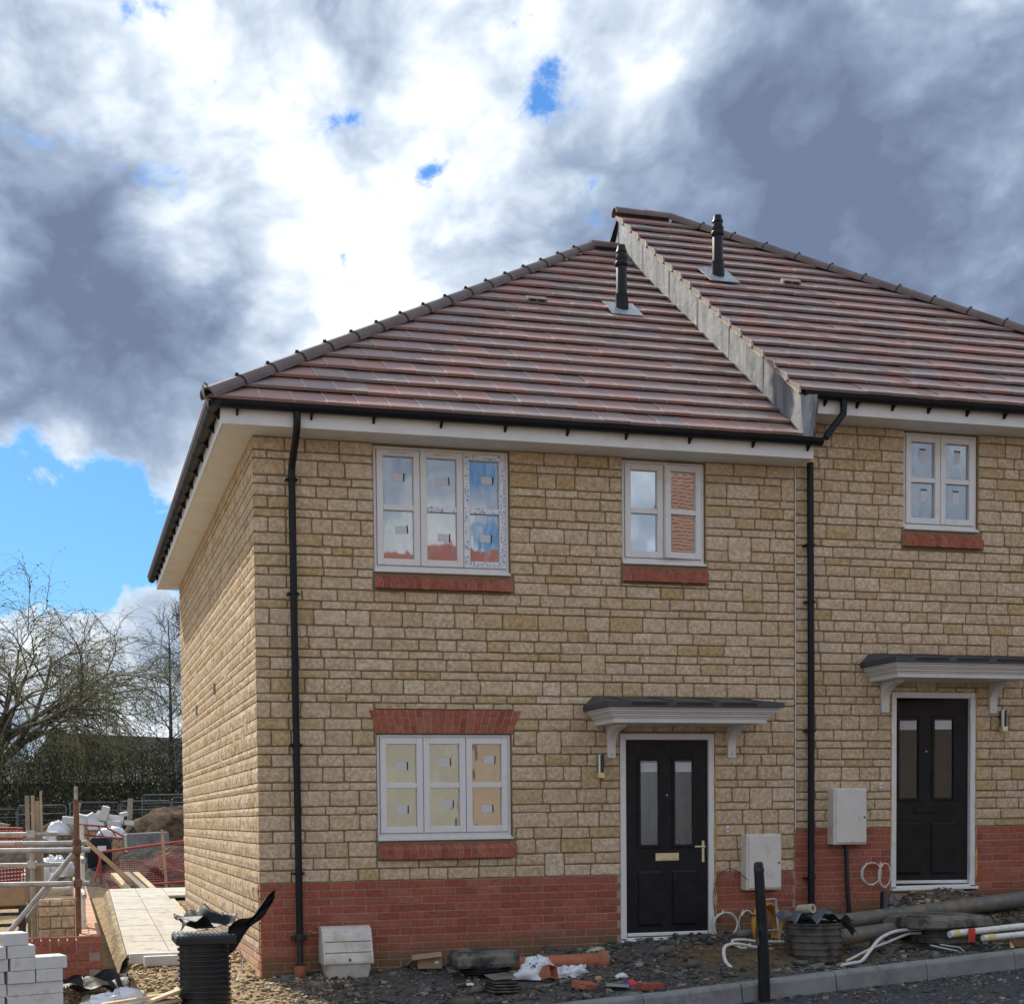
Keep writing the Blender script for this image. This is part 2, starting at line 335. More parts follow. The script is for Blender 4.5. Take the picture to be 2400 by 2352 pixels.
def npmesh(name, V, F, mat, tint=None, smooth=False):      # fast mesh from arrays of equal-sided faces
    me = bpy.data.meshes.new(name); V = np.ascontiguousarray(V, 'f'); F = np.ascontiguousarray(F, 'i'); k = F.shape[1]
    me.vertices.add(len(V)); me.vertices.foreach_set('co', V.ravel()); me.loops.add(F.size); me.loops.foreach_set('vertex_index', F.ravel())
    me.polygons.add(len(F)); me.polygons.foreach_set('loop_start', np.arange(0, F.size, k, dtype='i'))
    me.update(calc_edges=True); me.materials.append(MAT[mat])
    if tint is not None: me.attributes.new('tint', 'FLOAT', 'FACE').data.foreach_set('value', np.ascontiguousarray(tint, 'f'))
    if smooth: me.polygons.foreach_set('use_smooth', np.ones(len(F), bool))
    return me
def Rz(a): return Matrix.Rotation(a, 4, 'Z')
def TR(p, rx=0, ry=0, rz=0): return Matrix.Translation(p) @ Matrix.Rotation(rz, 4, 'Z') @ Matrix.Rotation(ry, 4, 'Y') @ Matrix.Rotation(rx, 4, 'X')
def spline(pts, n=8):
    P = [Vector(p) for p in pts]; P = [P[0]*2-P[1]]+P+[P[-1]*2-P[-2]]; out = []
    for i in range(1, len(P)-2):
        for k in range(n):
            u = k/n; a, b, c, d = P[i-1:i+3]
            out.append(.5*((2*b)+(c-a)*u+(2*a-5*b+4*c-d)*u*u+(3*b-a-3*c+d)*u**3))
    return out+[P[-2]]
def vnoise(x, y, seed=0):                                   # smooth value noise on arrays
    xi = np.floor(x).astype(int); yi = np.floor(y).astype(int); fx = x-xi; fy = y-yi; fx = fx*fx*(3-2*fx); fy = fy*fy*(3-2*fy)
    def h(a, b):
        n = (a*374761393+b*668265263+seed*144665) & 0x7fffffff; n = (n ^ (n >> 13))*1274126177 & 0x7fffffff; return ((n ^ (n >> 16)) & 0xffff)/65535.
    return (h(xi, yi)*(1-fx)+h(xi+1, yi)*fx)*(1-fy)+(h(xi, yi+1)*(1-fx)+h(xi+1, yi+1)*fx)*fy
def fbm(x, y, o=4, seed=0):
    s = 0; a = .5
    for i in range(o): s = s+a*vnoise(x*2**i, y*2**i, seed+i); a *= .5
    return s

# ================================================================== ground, road, kerb
KB = lambda x: .066*np.clip(x, -14, 20)-.24                  # top of kerb
def wallz(x): return np.interp(x, [-6, 0, 2.26, 3.6, 6.3, 8.4, 12, 20], [-.08, -.01, .045, .14, .34, .43, .62, .9])
def gz(x, y):
    x = np.asarray(x, float); y = np.asarray(y, float)
    zw = wallz(x); t = np.clip(-y/2.0, 0, 1); z = zw+(KB(x)-.02-zw)*t
    back = np.interp(y, [0, 1.5, 11, 13, 16, 25, 45, 90, 400], [0, .06, .20, .05, .1, .25, .5, 1.0, 3])
    z = z+np.where(y > 0, back*np.clip(1.2-x*.4, 0, 1), 0)
    # trench between the patio and the neighbouring plot
    z = z-.16*np.exp(-((x+1.32)/.16)**2)*np.clip((y+.2)*2, 0, 1)*np.clip((12-y), 0, 1)
    bump = lambda cx, cy, rx, ry, h: h*np.exp(-((x-cx)/rx)**2-((y-cy)/ry)**2)
    z = z+bump(3.95, -.15, .75, .55, .05)+bump(7.25, -.05, .62, .42, .26)+bump(2.75, -.35, .35, .22, .10)+bump(5.9, -1.2, .35, .3, .07)+bump(4.35, -1.0, .55, .4, .06)+bump(8.3, -.3, .6, .3, .05)-bump(6.45, -1.3, .55, .34, .13)-bump(5.2, -1.45, .55, .30, .09)
    road = KB(x)-.17
    return np.where(y < -2.03, np.where(y > -9.5, road-.03, np.where(y > -13, KB(-1.7)*.3+road*.7+.06, -.45)), z)
def axis(parts):
    out = [parts[0][0]]
    for a, b, s in parts:
        n = max(1, int(round((b-a)/s))); out += list(np.linspace(a, b, n+1)[1:])
    return np.array(out)
gx = axis([(-500, -100, 100), (-100, -30, 7), (-30, -5, .8), (-5, -3, .1), (-3, 9, .035), (9, 14, .2), (14, 40, 2), (40, 100, 10), (100, 500, 100)])
gy = axis([(-300, -60, 60), (-60, -14, 4), (-14, -3, .5), (-3, -2.1, .06), (-2.1, .4, .03), (.4, 4, .06), (4, 16, .15), (16, 40, .6), (40, 100, 4), (100, 700, 100)])
X, Y = np.meshgrid(gx, gy); Z = gz(X, Y)
amp = np.where((Y > -2.0), .055, .0)*np.clip((60-np.abs(X))/30, 0, 1)*np.where(Y > 13, 3.0, 1.0)
Z = Z+amp*(fbm(X*1.7, Y*1.7, 5, 3)-.48)+np.where(Y > -2, .016, 0)*(fbm(X*9, Y*9, 3, 9)-.45)
inside = (X > .1) & (X < 11.2) & (Y > .1) & (Y < 7.9); Z = np.where(inside, -.35, Z)
slabm = (X > -1.12) & (X < -.15) & (Y > 1.3) & (Y < 12.2); Z = np.where(slabm, np.minimum(Z, .045+.0207*(Y-1.56)), Z)
nx, ny = len(gx), len(gy); I = np.arange(nx*ny).reshape(ny, nx)
F = np.stack([I[:-1, :-1], I[:-1, 1:], I[1:, 1:], I[1:, :-1]], -1).reshape(-1, 4)
t = newmat('soil')
sx = t.n('ShaderNodeSeparateXYZ', {0: t.pos})
n0 = t.noise(t.pos, 1.3, 5, .65); n1 = t.noise(t.pos, 9, 6, .7); n2 = t.noise(t.pos, 55, 5, .7)
wob = t.m('MULTIPLY', t.m('SUBTRACT', n0, .5), 1.6)
grey = t.mix(t.sm(n2, .35, .7), (.065, .062, .060), (.15, .142, .132)); grey = t.mix(t.m('MULTIPLY', t.sm(n0, .44, .62), .75), grey, t.mix(t.sm(n1, .35, .7), (.095, .072, .048), (.185, .150, .108)))
sand = t.mix(t.sm(n1, .35, .68), (.22, .155, .085), (.43, .335, .205)); sand = t.mix(t.m('MULTIPLY', t.sm(n2, .5, .7), .5), sand, (.16, .115, .075))
clay = t.mix(t.sm(n1, .35, .7), (.105, .066, .034), (.20, .135, .072))
earth = t.mix(t.sm(n1, .35, .7), (.065, .048, .034), (.16, .115, .076))
c = t.mix(t.sm(t.m('ADD', sx.outputs[0], wob), .55, -.25), grey, sand)
cm = t.m('MULTIPLY', t.sm(t.m('ADD', sx.outputs[0], wob), 3.55, 4.05), t.m('MULTIPLY', t.sm(sx.outputs[1], -1.85, -1.2), t.sm(t.m('ADD', sx.outputs[1], t.m('MULTIPLY', wob, .5)), .35, -.55)))
c = t.mix(t.m('MULTIPLY', cm, t.sm(n1, .34, .52)), c, clay)
c = t.mix(t.sm(t.m('ADD', sx.outputs[1], t.m('MULTIPLY', wob, 2.)), 11.6, 13.2), c, earth)
far = t.mix(t.sm(t.noise(t.pos, .15, 4), .4, .6), (.06, .075, .03), (.12, .10, .06))
c = t.mix(t.sm(sx.outputs[1], 50, 80), c, far)
finish(t, c, .97, t.m('ADD', t.m('MULTIPLY', n1, 1.), t.m('MULTIPLY', n2, .5)), .8, .02, spec=.1)
g = link('ground', npmesh('ground', np.stack([X, Y, Z], -1).reshape(-1, 3), F, 'soil', smooth=True), kind='structure')

# road: rough binder course, rising to the right
t = newmat('tarmac'); n1 = t.noise(t.pos, 60, 5, .75); n2 = t.noise(t.pos, 2, 5)
c = t.mix(t.sm(n1, .35, .7), (.04, .04, .045), (.12, .12, .13)); c = t.mix(t.m('MULTIPLY', t.sm(n2, .5, .7), .4), c, (.11, .095, .08))
finish(t, c, .9, n1, .9, .015, spec=.3)
rx = axis([(-40, 1, 2), (1, 9, .08), (9, 40, 2)]); ry = axis([(-9.4, -4.2, .4), (-4.2, -2.04, .06)])
X, Y = np.meshgrid(rx, ry); Z = KB(X)-.165+.012*(fbm(X*3, Y*3, 4, 5)-.5)-.004*(Y+2.0)
nx, ny = len(rx), len(ry); I = np.arange(nx*ny).reshape(ny, nx)
F = np.stack([I[:-1, :-1], I[:-1, 1:], I[1:, 1:], I[1:, :-1]], -1).reshape(-1, 4)
link('road', npmesh('road', np.stack([X, Y, Z], -1).reshape(-1, 3), F, 'tarmac', smooth=True), kind='structure')

# kerb: haunch plus stones
hb = MB()
for a, b in ((-14, 20),): hb.prism([(-1.95, -.16), (-1.80, -.16), (-1.80, -.45), (-2.1, -.45), (-2.1, -.26), (-1.95, -.24)], 0, a, b)
for i, p in enumerate(hb.v): hb.v[i] = (p[0], p[1], p[2]+float(KB(p[0])))
kerb = hb.build('kerb', 'kerb', kind='structure')
prof = [(-2.05, -.22), (-2.045, -.03), (-2.035, -.010), (-2.02, -.002), (-2.01, 0), (-1.93, 0), (-1.925, -.004), (-1.925, -.22)]
km = MB().prism(prof, 0, .004, .909).mesh('kerb_stone', 'kerb')
ang = math.atan(.066)
for i in range(-7, 13):
    x = 2.02+i*.915*math.cos(ang)
    o = link('kerb_stone', km, kerb, (x, random.uniform(-.004, .004), float(KB(x))+random.uniform(-.003, .003)), (0, -ang, random.uniform(-.003, .003)))

# loose stones: angular pieces, thousands of them
CUB = np.array([(-1, -1, -1), (1, -1, -1), (1, 1, -1), (-1, 1, -1), (-1, -1, 1), (1, -1, 1), (1, 1, 1), (-1, 1, 1)], float)
CF = np.array([(0, 3, 2, 1), (4, 5, 6, 7), (0, 1, 5, 4), (1, 2, 6, 5), (2, 3, 7, 6), (3, 0, 4, 7)])
def scatter(name, pts, size, mat, label, cat, flat=.6, sink=.3):
    n = len(pts); V = CUB[None]*(1+rng.uniform(-.45, .25, (n, 8, 3)))
    sc = size[:, None]*np.stack([rng.uniform(.7, 1.3, n), rng.uniform(.6, 1.0, n), rng.uniform(.4, 1.0, n)*flat], -1); V = V*sc[:, None]
    a = rng.uniform(0, 6.28, n); b = rng.normal(0, .5, n); ca, sa, cb, sb = np.cos(a), np.sin(a), np.cos(b), np.sin(b)
    x, y, z = V[..., 0], V[..., 1], V[..., 2]
    y, z = y*cb[:, None]-z*sb[:, None], y*sb[:, None]+z*cb[:, None]
    x, y = x*ca[:, None]-y*sa[:, None], x*sa[:, None]+y*ca[:, None]
    V = np.stack([x, y, z], -1)+pts[:, None]; V[..., 2] += (size*flat*(1-sink))[:, None]*.6
    F = (CF[None]+(np.arange(n)*8)[:, None, None]).reshape(-1, 4)
    return link(name, npmesh(name, V.reshape(-1, 3), F, mat, np.repeat(rng.uniform(0.01, 1, n), 6)), kind='stuff', label=label, cat=cat)
def field(n, x0, x1, y0, y1, zf, keep=None):
    x = rng.uniform(x0, x1, n); y = rng.uniform(y0, y1, n)
    if keep is not None: k = keep(x, y); x, y = x[k], y[k]
    return np.stack([x, y, zf(x, y)], -1)
def gfull(x, y):
    z = gz(x, y); return z+np.where(y > -2, .055*(fbm(x*1.7, y*1.7, 5, 3)-.48)+.016*(fbm(x*9, y*9, 3, 9)-.45), 0)
for nm, stops in (('gravel_grey', [(0, (.05, .049, .050)), (.35, (.095, .092, .09)), (.6, (.14, .122, .10)), (.8, (.155, .15, .142)), (.93, (.26, .245, .225)), (1, (.34, .29, .22))]),
                  ('gravel_sand', [(0, (.16, .10, .055)), (.3, (.35, .25, .145)), (.6, (.46, .36, .22)), (.8, (.30, .19, .14)), (1, (.60, .51, .37))]),
                  ('gravel_mix', [(0, (.10, .085, .07)), (.5, (.22, .19, .155)), (1, (.42, .37, .29))])):
    t = newmat(nm); c = t.ramp(tintfac(t), stops); n1 = t.noise(t.pos, 90, 4, .6)
    finish(t, t.mix(t.sm(n1, .35, .7), t.mix(1., c, (.8, .8, .8), 'MULTIPLY'), t.mix(1., c, (1.15, 1.15, 1.12), 'MULTIPLY')), .92, n1, .5, .004, spec=.2)
pn = lambda x, y, s=21: fbm(x*1.9, y*1.9, 3, s)
p = field(25000, .15, 9.5, -1.92, .02, gfull, lambda x, y: (rng.random(len(x)) < .25+1.5*np.clip(pn(x, y)-.32, 0, 1)) & ~((x > 3.9) & (x < 6.6) & (y > -1.4) & (y < -.5) & (rng.random(len(x)) < .75)))
scatter('gravel', p, rng.lognormal(-4.5, .55, len(p)), 'gravel_grey', 'dark grey crushed stone spread in front of the house walls', 'gravel')
p = field(13000, 1.5, 9.5, -4.2, -2.08, lambda x, y: KB(x)-.165+.012*(fbm(x*3, y*3, 4, 5)-.5), lambda x, y: rng.random(len(x)) < .3+1.4*np.clip(pn(x, y, 33)-.35, 0, 1)+.5*(y > -2.3))
scatter('road_chippings', p, rng.lognormal(-4.55, .35, len(p)), 'gravel_grey', 'loose dark chippings lying along the road below the kerb', 'gravel')
p = field(15000, -3.2, .75, -2.0, 2.2, gfull, lambda x, y: (rng.random(len(x)) < .3+1.3*np.clip(pn(x, y, 44)-.3, 0, 1)) & ~((x > .0) & (y > 0)) & ~((x > -1.2) & (x < -.1) & (y > 1.3)))
scatter('rubble_stones', p, rng.lognormal(-4.5, .42, len(p)), 'gravel_sand', 'sunlit sandy rubble strewn left of the house corner', 'rubble')
p = field(2600, -.16, -.02, 1.0, 8.5, gfull)
p = np.concatenate([p, field(500, -2.4, -.6, -.6, .9, gfull)])
scatter('edge_rubble', p, rng.lognormal(-4.3, .42, len(p)), 'gravel_sand', 'coarse rubble heaped along the sunlit side wall', 'rubble')
p = field(1800, 6.1, 9.5, -.75, -.02, gfull, lambda x, y: (x > 7.9) | (rng.random(len(x)) < .5))
scatter('pale_gravel', p, rng.lognormal(-4.1, .4, len(p)), 'gravel_mix', 'pale broken stone piled by the right-hand door ramp', 'gravel')

# ================================================================== the two houses
J = 5.588                                                    # party line
house1 = thing('house', 'buff stone house with brown hipped roof, lit side wall and three-light windows, on the left', 'house', (0, 0, 0), group='pair of new houses', world=True)
house2 = thing('house', 'buff stone house standing higher on the right, its black front door ajar', 'house', (J+.02, 0, .42), group='pair of new houses', world=True)
H1Z, H2Z = 5.011, 5.466                                      # soffit levels
P1, P2 = .871, 1.303                                         # top of brick plinths
W1 = (1.14, 2.497, 3.80, 4.999); W0 = (1.139, 2.495, 1.25, 2.275); W2 = (3.676, 4.58, 3.962, 4.999); D1 = (3.635, 4.665, .185, 2.285)
W3 = (6.866, 7.77, 4.43, 5.455); D2 = (6.721, 7.751, .629, 2.733)
W4 = (8.95, 10.31, 4.26, 5.455); W5 = (8.95, 10.31, 1.70, 2.725)
XE = 11.35                                                   # far end of the right-hand house

def wall_body(x0, x1, z0, z1, holes, y0, y1):
    xs = sorted({x0, x1, *[v for h in holes for v in h[:2]]}); zs = sorted({z0, z1, *[v for h in holes for v in h[2:]]})
    full = {}
    for i in range(len(xs)-1):
        for k in range(len(zs)-1):
            cx, cz = (xs[i]+xs[i+1])/2, (zs[k]+zs[k+1])/2
            full[i, k] = not any(h[0] < cx < h[1] and h[2] < cz < h[3] for h in holes)
    m = MB()
    for (i, k), ok in full.items():
        if not ok: continue
        a, b, c, d = xs[i], xs[i+1], zs[k], zs[k+1]
        m.add([(a, y0, c), (b, y0, c), (b, y0, d), (a, y0, d)], [(0, 1, 2, 3)]); m.add([(a, y1, c), (b, y1, c), (b, y1, d), (a, y1, d)], [(3, 2, 1, 0)])
        for di, dk, q in ((-1, 0, [(a, y0, c), (a, y0, d), (a, y1, d), (a, y1, c)]), (1, 0, [(b, y0, c), (b, y1, c), (b, y1, d), (b, y0, d)]), (0, -1, [(a, y0, c), (a, y1, c), (b, y1, c), (b, y0, c)]), (0, 1, [(a, y0, d), (b, y0, d), (b, y1, d), (a, y1, d)])):
            if not full.get((i+di, k+dk), False): m.add(q, [(0, 1, 2, 3)])
    return m
def courses(z0, z1, seed):
    r = random.Random(seed); out = []; z = z0; last = .115
    while z < z1-.02:
        h = r.choice([.078, .078, .112, .112, .118, .145, .150])
        if last > .14 and h > .14: h = .078
        if last < .08 and h < .08: h = .115
        if z1-(z+h) < .07: h = z1-z
        out.append((z, min(h, z1-z))); last = h; z += h
    return out
def layout(x0, x1, crs, holes, seed, starts=None):
    r = random.Random(seed); rects = []; blk = []
    def minus(ivs, a, b):
        o = []
        for p, q in ivs:
            if b <= p or a >= q: o.append((p, q)); continue
            if a > p: o.append((p, a))
            if b < q: o.append((b, q))
        return o
    for k, (z, h) in enumerate(crs):
        zt = z+h; ivs = [(x0, x1, z, zt)]
        for hx0, hx1, hz0, hz1 in holes+blk:
            if hz1 <= z+.002 or hz0 >= zt-.002: continue
            new = []
            for a, b, c, d in ivs:
                if hx1 <= a or hx0 >= b: new.append((a, b, c, d)); continue
                if hx0 > a: new.append((a, hx0, c, d))
                if hx1 < b: new.append((hx1, b, c, d))
                m0, m1 = max(a, hx0), min(b, hx1)
                if hz0 > c+.03: new.append((m0, m1, c, hz0))
                if hz1 < d-.03: new.append((m0, m1, hz1, d))
            ivs = new
        for a, b, c, d in ivs:
            x = a; hh = d-c
            while x < b-.005:
                w = r.uniform(.17, .38) if hh > .1 else r.uniform(.22, .42)
                if x == x0 and x0 == 0: w = (.13 if k % 2 else .30)
                if b-x-w < .12: w = (b-x) if b-x < .36 else (b-x)/2
                zz = d
                if abs(d-zt) < 1e-6 and k+1 < len(crs) and hh+crs[k+1][1] < .27 and r.random() < .06 and w < .27 and x > x0+.3:
                    nz = zt+crs[k+1][1]
                    if not any(hx0 < x+w+.02 and hx1 > x-.02 and hz0 < nz and hz1 > zt for hx0, hx1, hz0, hz1 in holes): zz = nz; blk.append((x, x+w, zt, nz))
                rects.append((x, x+w, c, zz)); x += w
    return rects
def stone_piece(rect, r, depth=.016, joint=.0065, rough=0):
    x0, x1, z0, z1 = rect; x0 += joint if x0 > 0 else -.003; x1 -= joint; z0 += joint; z1 -= joint
    w, h = x1-x0, z1-z0; rr = min(w, h)*r.uniform(.07, .17); j = lambda: r.uniform(-.0035, .0035)
    out = []
    for cx, cz, a0 in ((x1-rr, z0+rr, -90), (x1-rr, z1-rr, 0), (x0+rr, z1-rr, 90), (x0+rr, z0+rr, 180)):
        for a in (a0+12, a0+78): out.append((cx+rr*math.cos(math.radians(a))*1.08+j(), cz+rr*math.sin(math.radians(a))*1.08+j()))
    mx, mz = (x0+x1)/2, (z0+z1)/2
    out = [out[0], out[1], (x1+j(), mz+j()), out[2], out[3], (mx+r.uniform(-.25, .25)*w, z1+j()), out[4], out[5], (x0+j(), mz+j()), out[6], out[7], (mx+r.uniform(-.25, .25)*w, z0+j())]
    n = 12; ins = min(.008, .07*min(w, h)); d1 = depth-.006; V = []
    for d, k in ((0, 0), (d1, 0), (depth+r.uniform(-.002, .003), ins)):
        for px, pz in out:
            V.append((px+(mx-px)/max(w, .01)*2*k*1.0, pz+(mz-pz)/max(h, .01)*2*k*1.0, d+(r.uniform(-.0015, .0015) if k else 0)+(r.uniform(-rough, rough) if k else 0)))
    Fc = []
    for a in (0, 1):
        for i in range(n): Fc.append((a*n+i, a*n+(i+1) % n, (a+1)*n+(i+1) % n, (a+1)*n+i))
    V.append((mx+r.uniform(-.2, .2)*w, mz+r.uniform(-.15, .15)*h, depth+r.uniform(.001, .005)+rough))
    for i in range(n): Fc.append((2*n+i, 2*n+(i+1) % n, 3*n))
    return V, Fc
def fdepth(x, y, z): return (Vector((x, y, z))-CAMP).dot(F_)
def stone_wall(parent, rects, seed, mapf, name, keep=300, vis=lambda r: True):
    r = random.Random(seed); vr = sorted([q for q in rects if vis(q)], key=lambda q: -(q[1]-q[0])*(q[3]-q[2])/fdepth(q[0], 0, q[2])**2)
    single = set(vr[:keep]); rest = MB()
    for q in rects:
        V, Fc = stone_piece(q, r); V = [mapf(*p) for p in V]; tn = r.uniform(.01, 1)
        if q in single:
            m = MB(); m.add(V, Fc, tn); m.build('stone', 'stone', parent)
        else: rest.add(V, Fc, tn)
    if rest.v: rest.build('stone_remainder', 'stone', parent, kind='stuff')
frontmap = lambda u, w, d: (u, .012-d, w)

BR = {}
def brick_mesh(w, h=.065, dp=.05, mat='brick'):
    k = (round(w, 3), h, dp, mat)
    if k not in BR: BR[k] = MB().bbox((0, 0, 0), (w, dp, h), .003).mesh('brick', mat)
    return BR[k]
def brick_rows(parent, x0, x1, ztop, zbot, seed, name='brick', mat='brick', skip=None):
    r = random.Random(seed); k = 0; z = ztop-.075
    while z > zbot(x1 if callable(zbot) else 0)-.0 if callable(zbot) else z > zbot:
        x = x0 if k % 2 == 0 else x0-.1125
        while x < x1-.01:
            a, b = max(x, x0), min(x+.215, x1)
            if b-a > .03 and z+.065 > float(gz((a+b)/2, 0))-.06:
                link(name, brick_mesh(b-a, mat=mat), parent, (a, r.uniform(-.0025, .002), z+.005), (0, 0, 0))
            x += .225
        z -= .075; k += 1

# ---------------- walls
crs1 = courses(P1, H1Z, 5)
fw1 = wall_body(.004, J, P1, H1Z+.3, [W1, W0, W2, (D1[0], D1[1], P1, D1[3])], .012, .30).build('front_wall', 'mortar', house1)
holes1 = [W1, W0, W2, (D1[0], D1[1], D1[2], D1[3]), (1.13, 2.53, 1.07, 1.25), (1.13, 2.53, 3.63, 3.80), (3.66, 4.60, 3.775, 3.962), (1.12, 2.515, 2.275, 2.505)]
rects1 = layout(0, J-.006, crs1, holes1, 11)
stone_wall(fw1, rects1, 1, frontmap, 'stone')
pl1 = wall_body(.006, J, -.5, P1, [(D1[0], D1[1], D1[2]-.02, P1)], .007, .30).build('plinth', 'mortar_brick', house1)
brick_rows(pl1, .004, D1[0]-.004, P1, -.2, 3); brick_rows(pl1, D1[1]+.004, J-.008, P1, 0, 4)
# side wall of the left house (sun on it)
SB = .20
sw = MB().box((.006, .0125, SB-.9), (.30, 8.08, H1Z+.3)).build('side_wall', 'mortar', house1)
crs_s = [(z, h) for z, h in courses(SB, P1, 17)]+crs1
rs = layout(0, 8.09, crs_s, [(-.01, .105, SB, P1)], 23); m = MB(); r = random.Random(5)
for q in rs:
    x0, x1, z0, z1 = q[0]+(.006 if q[0] > 0 else -.004), q[1]-.006, q[2]+.006, q[3]-.006; nu, nw = max(3, int((x1-x0)/.034)), max(2, int((z1-z0)/.04)); V = []; Fc = []
    for b in range(nw+1):
        for a in range(nu+1):
            e = a in (0, nu) or b in (0, nw); u = x0+(x1-x0)*a/nu; w = z0+(z1-z0)*b/nw
            V.append((-.001 if e else -.001-r.uniform(0, .013), u+(r.uniform(-.004, .004) if e else r.uniform(-.01, .01)), w+(r.uniform(-.004, .004) if e else r.uniform(-.006, .006))))
    for b in range(nw):
        for a in range(nu): i = b*(nu+1)+a; Fc.append((i, i+nu+1, i+nu+2, i+1))
    e = [i for i in range((nu+1)*(nw+1)) if (i % (nu+1)) in (0, nu) or i//(nu+1) in (0, nw)]
    m.add(V, Fc, r.uniform(.01, 1))
sd = m.build('stone_course_work', 'stone_rough', sw, kind='stuff')
for k in range(13):
    z = P1-.075*(k+1)+.005; w = .215 if k % 2 == 0 else .1025
    if z < -.1: break
    q = link('quoin_brick', brick_mesh(w, mat='brick_clean'), sw, (.002, .004+w, z), (0, 0, -math.pi/2))
    if z < SB-.02:
        y = w+.014
        while y < 8.0:
            if z+.065 > float(gz(-.02, y))-.05:
                link('brick', brick_mesh(.215, mat='brick_dusty_sunlit'), sw, (.002, y+.215, z), (0, 0, -math.pi/2))
            y += .225
for zv, yv in ((2.95, 3.4), (2.88, 5.6)):      # two plastic cavity vents standing proud of the joints
    MB().box((-.028, yv, zv), (.01, yv+.022, zv+.13)).build('cavity_vent', 'timber_grey', sw)
# rear, party and far walls, floors
MB().box((.30, 7.78, -.4), (J, 8.07, H1Z+.2)).build('rear_wall', 'plaster', house1)
MB().box((.302, .302, 2.62), (J-.12, 7.778, 2.78)).build('upper_floor', 'plaster', house1)
MB().box((.302, .302, -.1), (J-.12, 7.778, .18)).build('ground_floor', 'plaster', house1)
MB().box((.302, .302, H1Z+.03), (J-.12, 7.778, H1Z+.06)).build('ceiling', 'plaster', house1)
MB().box((.35, 3.9, .19), (J-.13, 4.0, 2.61)).build('partition', 'plaster', house1); MB().box((.35, 3.9, 2.79), (J-.13, 4.0, H1Z+.02)).build('partition', 'plaster', house1)
# right house
crs2 = courses(P2, H2Z, 8)
fw2 = wall_body(J+.001, XE, P2, H2Z+.3, [W3, W4, W5, (D2[0], D2[1], P2, D2[3])], .012, .30).build('front_wall', 'mortar', house2)
holes2 = [W3, W4, W5, D2, (6.84, 7.82, 4.245, 4.43), (8.94, 10.34, 4.08, 4.26), (8.94, 10.34, 1.52, 1.70), (8.93, 10.33, 2.725, 2.955)]
rects2 = layout(J+.006, XE, crs2, holes2, 31)
stone_wall(fw2, rects2, 2, frontmap, 'stone', vis=lambda q: q[0] < 8.5)
pl2 = wall_body(J+.001, XE, -.3, P2, [(D2[0], D2[1], D2[2]-.02, P2)], .007, .30).build('plinth', 'mortar_brick', house2)
brick_rows(pl2, J+.008, D2[0]-.004, P2, .1, 6); brick_rows(pl2, D2[1]+.004, XE-.004, P2, .1, 7)
MB().box((J+.12, 7.78, 0), (XE, 8.07, H2Z+.2)).build('rear_wall', 'plaster', house2)
MB().box((XE-.28, .302, 0), (XE, 7.778, H2Z+.2)).build('side_wall', 'mortar', house2)
MB().box((J-.10, .302, -.3), (J+.11, 7.778, H2Z+.2)).build('party_wall', 'plaster', house2)
MB().box((J+.12, .302, 3.06), (XE-.30, 7.778, 3.22)).build('upper_floor', 'plaster', house2)
MB().box((J+.12, .302, .2), (XE-.30, 7.778, .60)).build('ground_floor', 'plaster', house2)
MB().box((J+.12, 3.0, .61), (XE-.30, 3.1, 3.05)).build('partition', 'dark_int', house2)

# ---------------- brick sills and the flat arch
def brick_sill(house, x0, x1, zt, zb, seed, part='window_sill'):
    r = random.Random(seed); root = MB().prism([(-.046, zb+.005), (-.046, zt-.082), (.044, zt-.006), (.044, zb+.008)], 0, x0+.004, x1-.004).build(part, 'mortar_brick', house)
    n = int(round((x1-x0)/.075)); w = (x1-x0)/n
    for i in range(n):
        a, b = x0+i*w+.0055, x0+(i+1)*w-.0055; y = -.052+r.uniform(-.003, .003); dz = r.uniform(-.003, .003)
        MB().prism([(y, zb+dz), (y, zt-.078+dz), (.046, zt+.002+dz), (.046, zb+.004)], 0, a, b, tint=r.uniform(.01, 1)).build('sill_brick', 'brick_clean', root)
brick_sill(house1, 1.145, 2.515, 1.245, 1.075, 1); brick_sill(house1, 1.14, 2.515, 3.795, 3.645, 2); brick_sill(house1, 3.672, 4.592, 3.955, 3.79, 3); brick_sill(house2, 6.85, 7.808, 4.42, 4.255, 4)
brick_sill(house2, 8.95, 10.33, 4.255, 4.09, 5); brick_sill(house2, 8.95, 10.33, 1.695, 1.53, 6)
def flat_arch(house, ox, oz, seed):
    ar = MB().prism([(ox+1.07, oz+2.498), (ox+2.588, oz+2.498), (ox+2.50, oz+2.28), (ox+1.135, oz+2.28)], 1, -.0065, .03).build('flat_arch', 'mortar_brick', house)
    n = 20; r = random.Random(seed)
    for i in range(n):
        t0, t1 = i/n, (i+1)/n
        def xa(t, s): return (1.132+t*(2.504-1.132))*(1-s)+(1.062+t*(2.597-1.062))*s
        cut = [0, 1/3, 1] if i % 2 else [0, 2/3, 1]
        for s0, s1 in zip(cut, cut[1:]):
            a = [(xa(t0, s0)+.0055, 2.28+s0*.222+.004), (xa(t1, s0)-.0055, 2.28+s0*.222+.004), (xa(t1, s1)-.0055, 2.28+s1*.222-.004), (xa(t0, s1)+.0055, 2.28+s1*.222-.003)]
            MB().prism([(p+ox, q+oz) for p, q in a], 1, -.011+r.uniform(-.002, .002), .028, tint=r.uniform(.01, 1)).build('arch_brick', 'brick_clean', ar)
flat_arch(house1, 0, 0, 3); flat_arch(house2, 7.812, .45, 5)

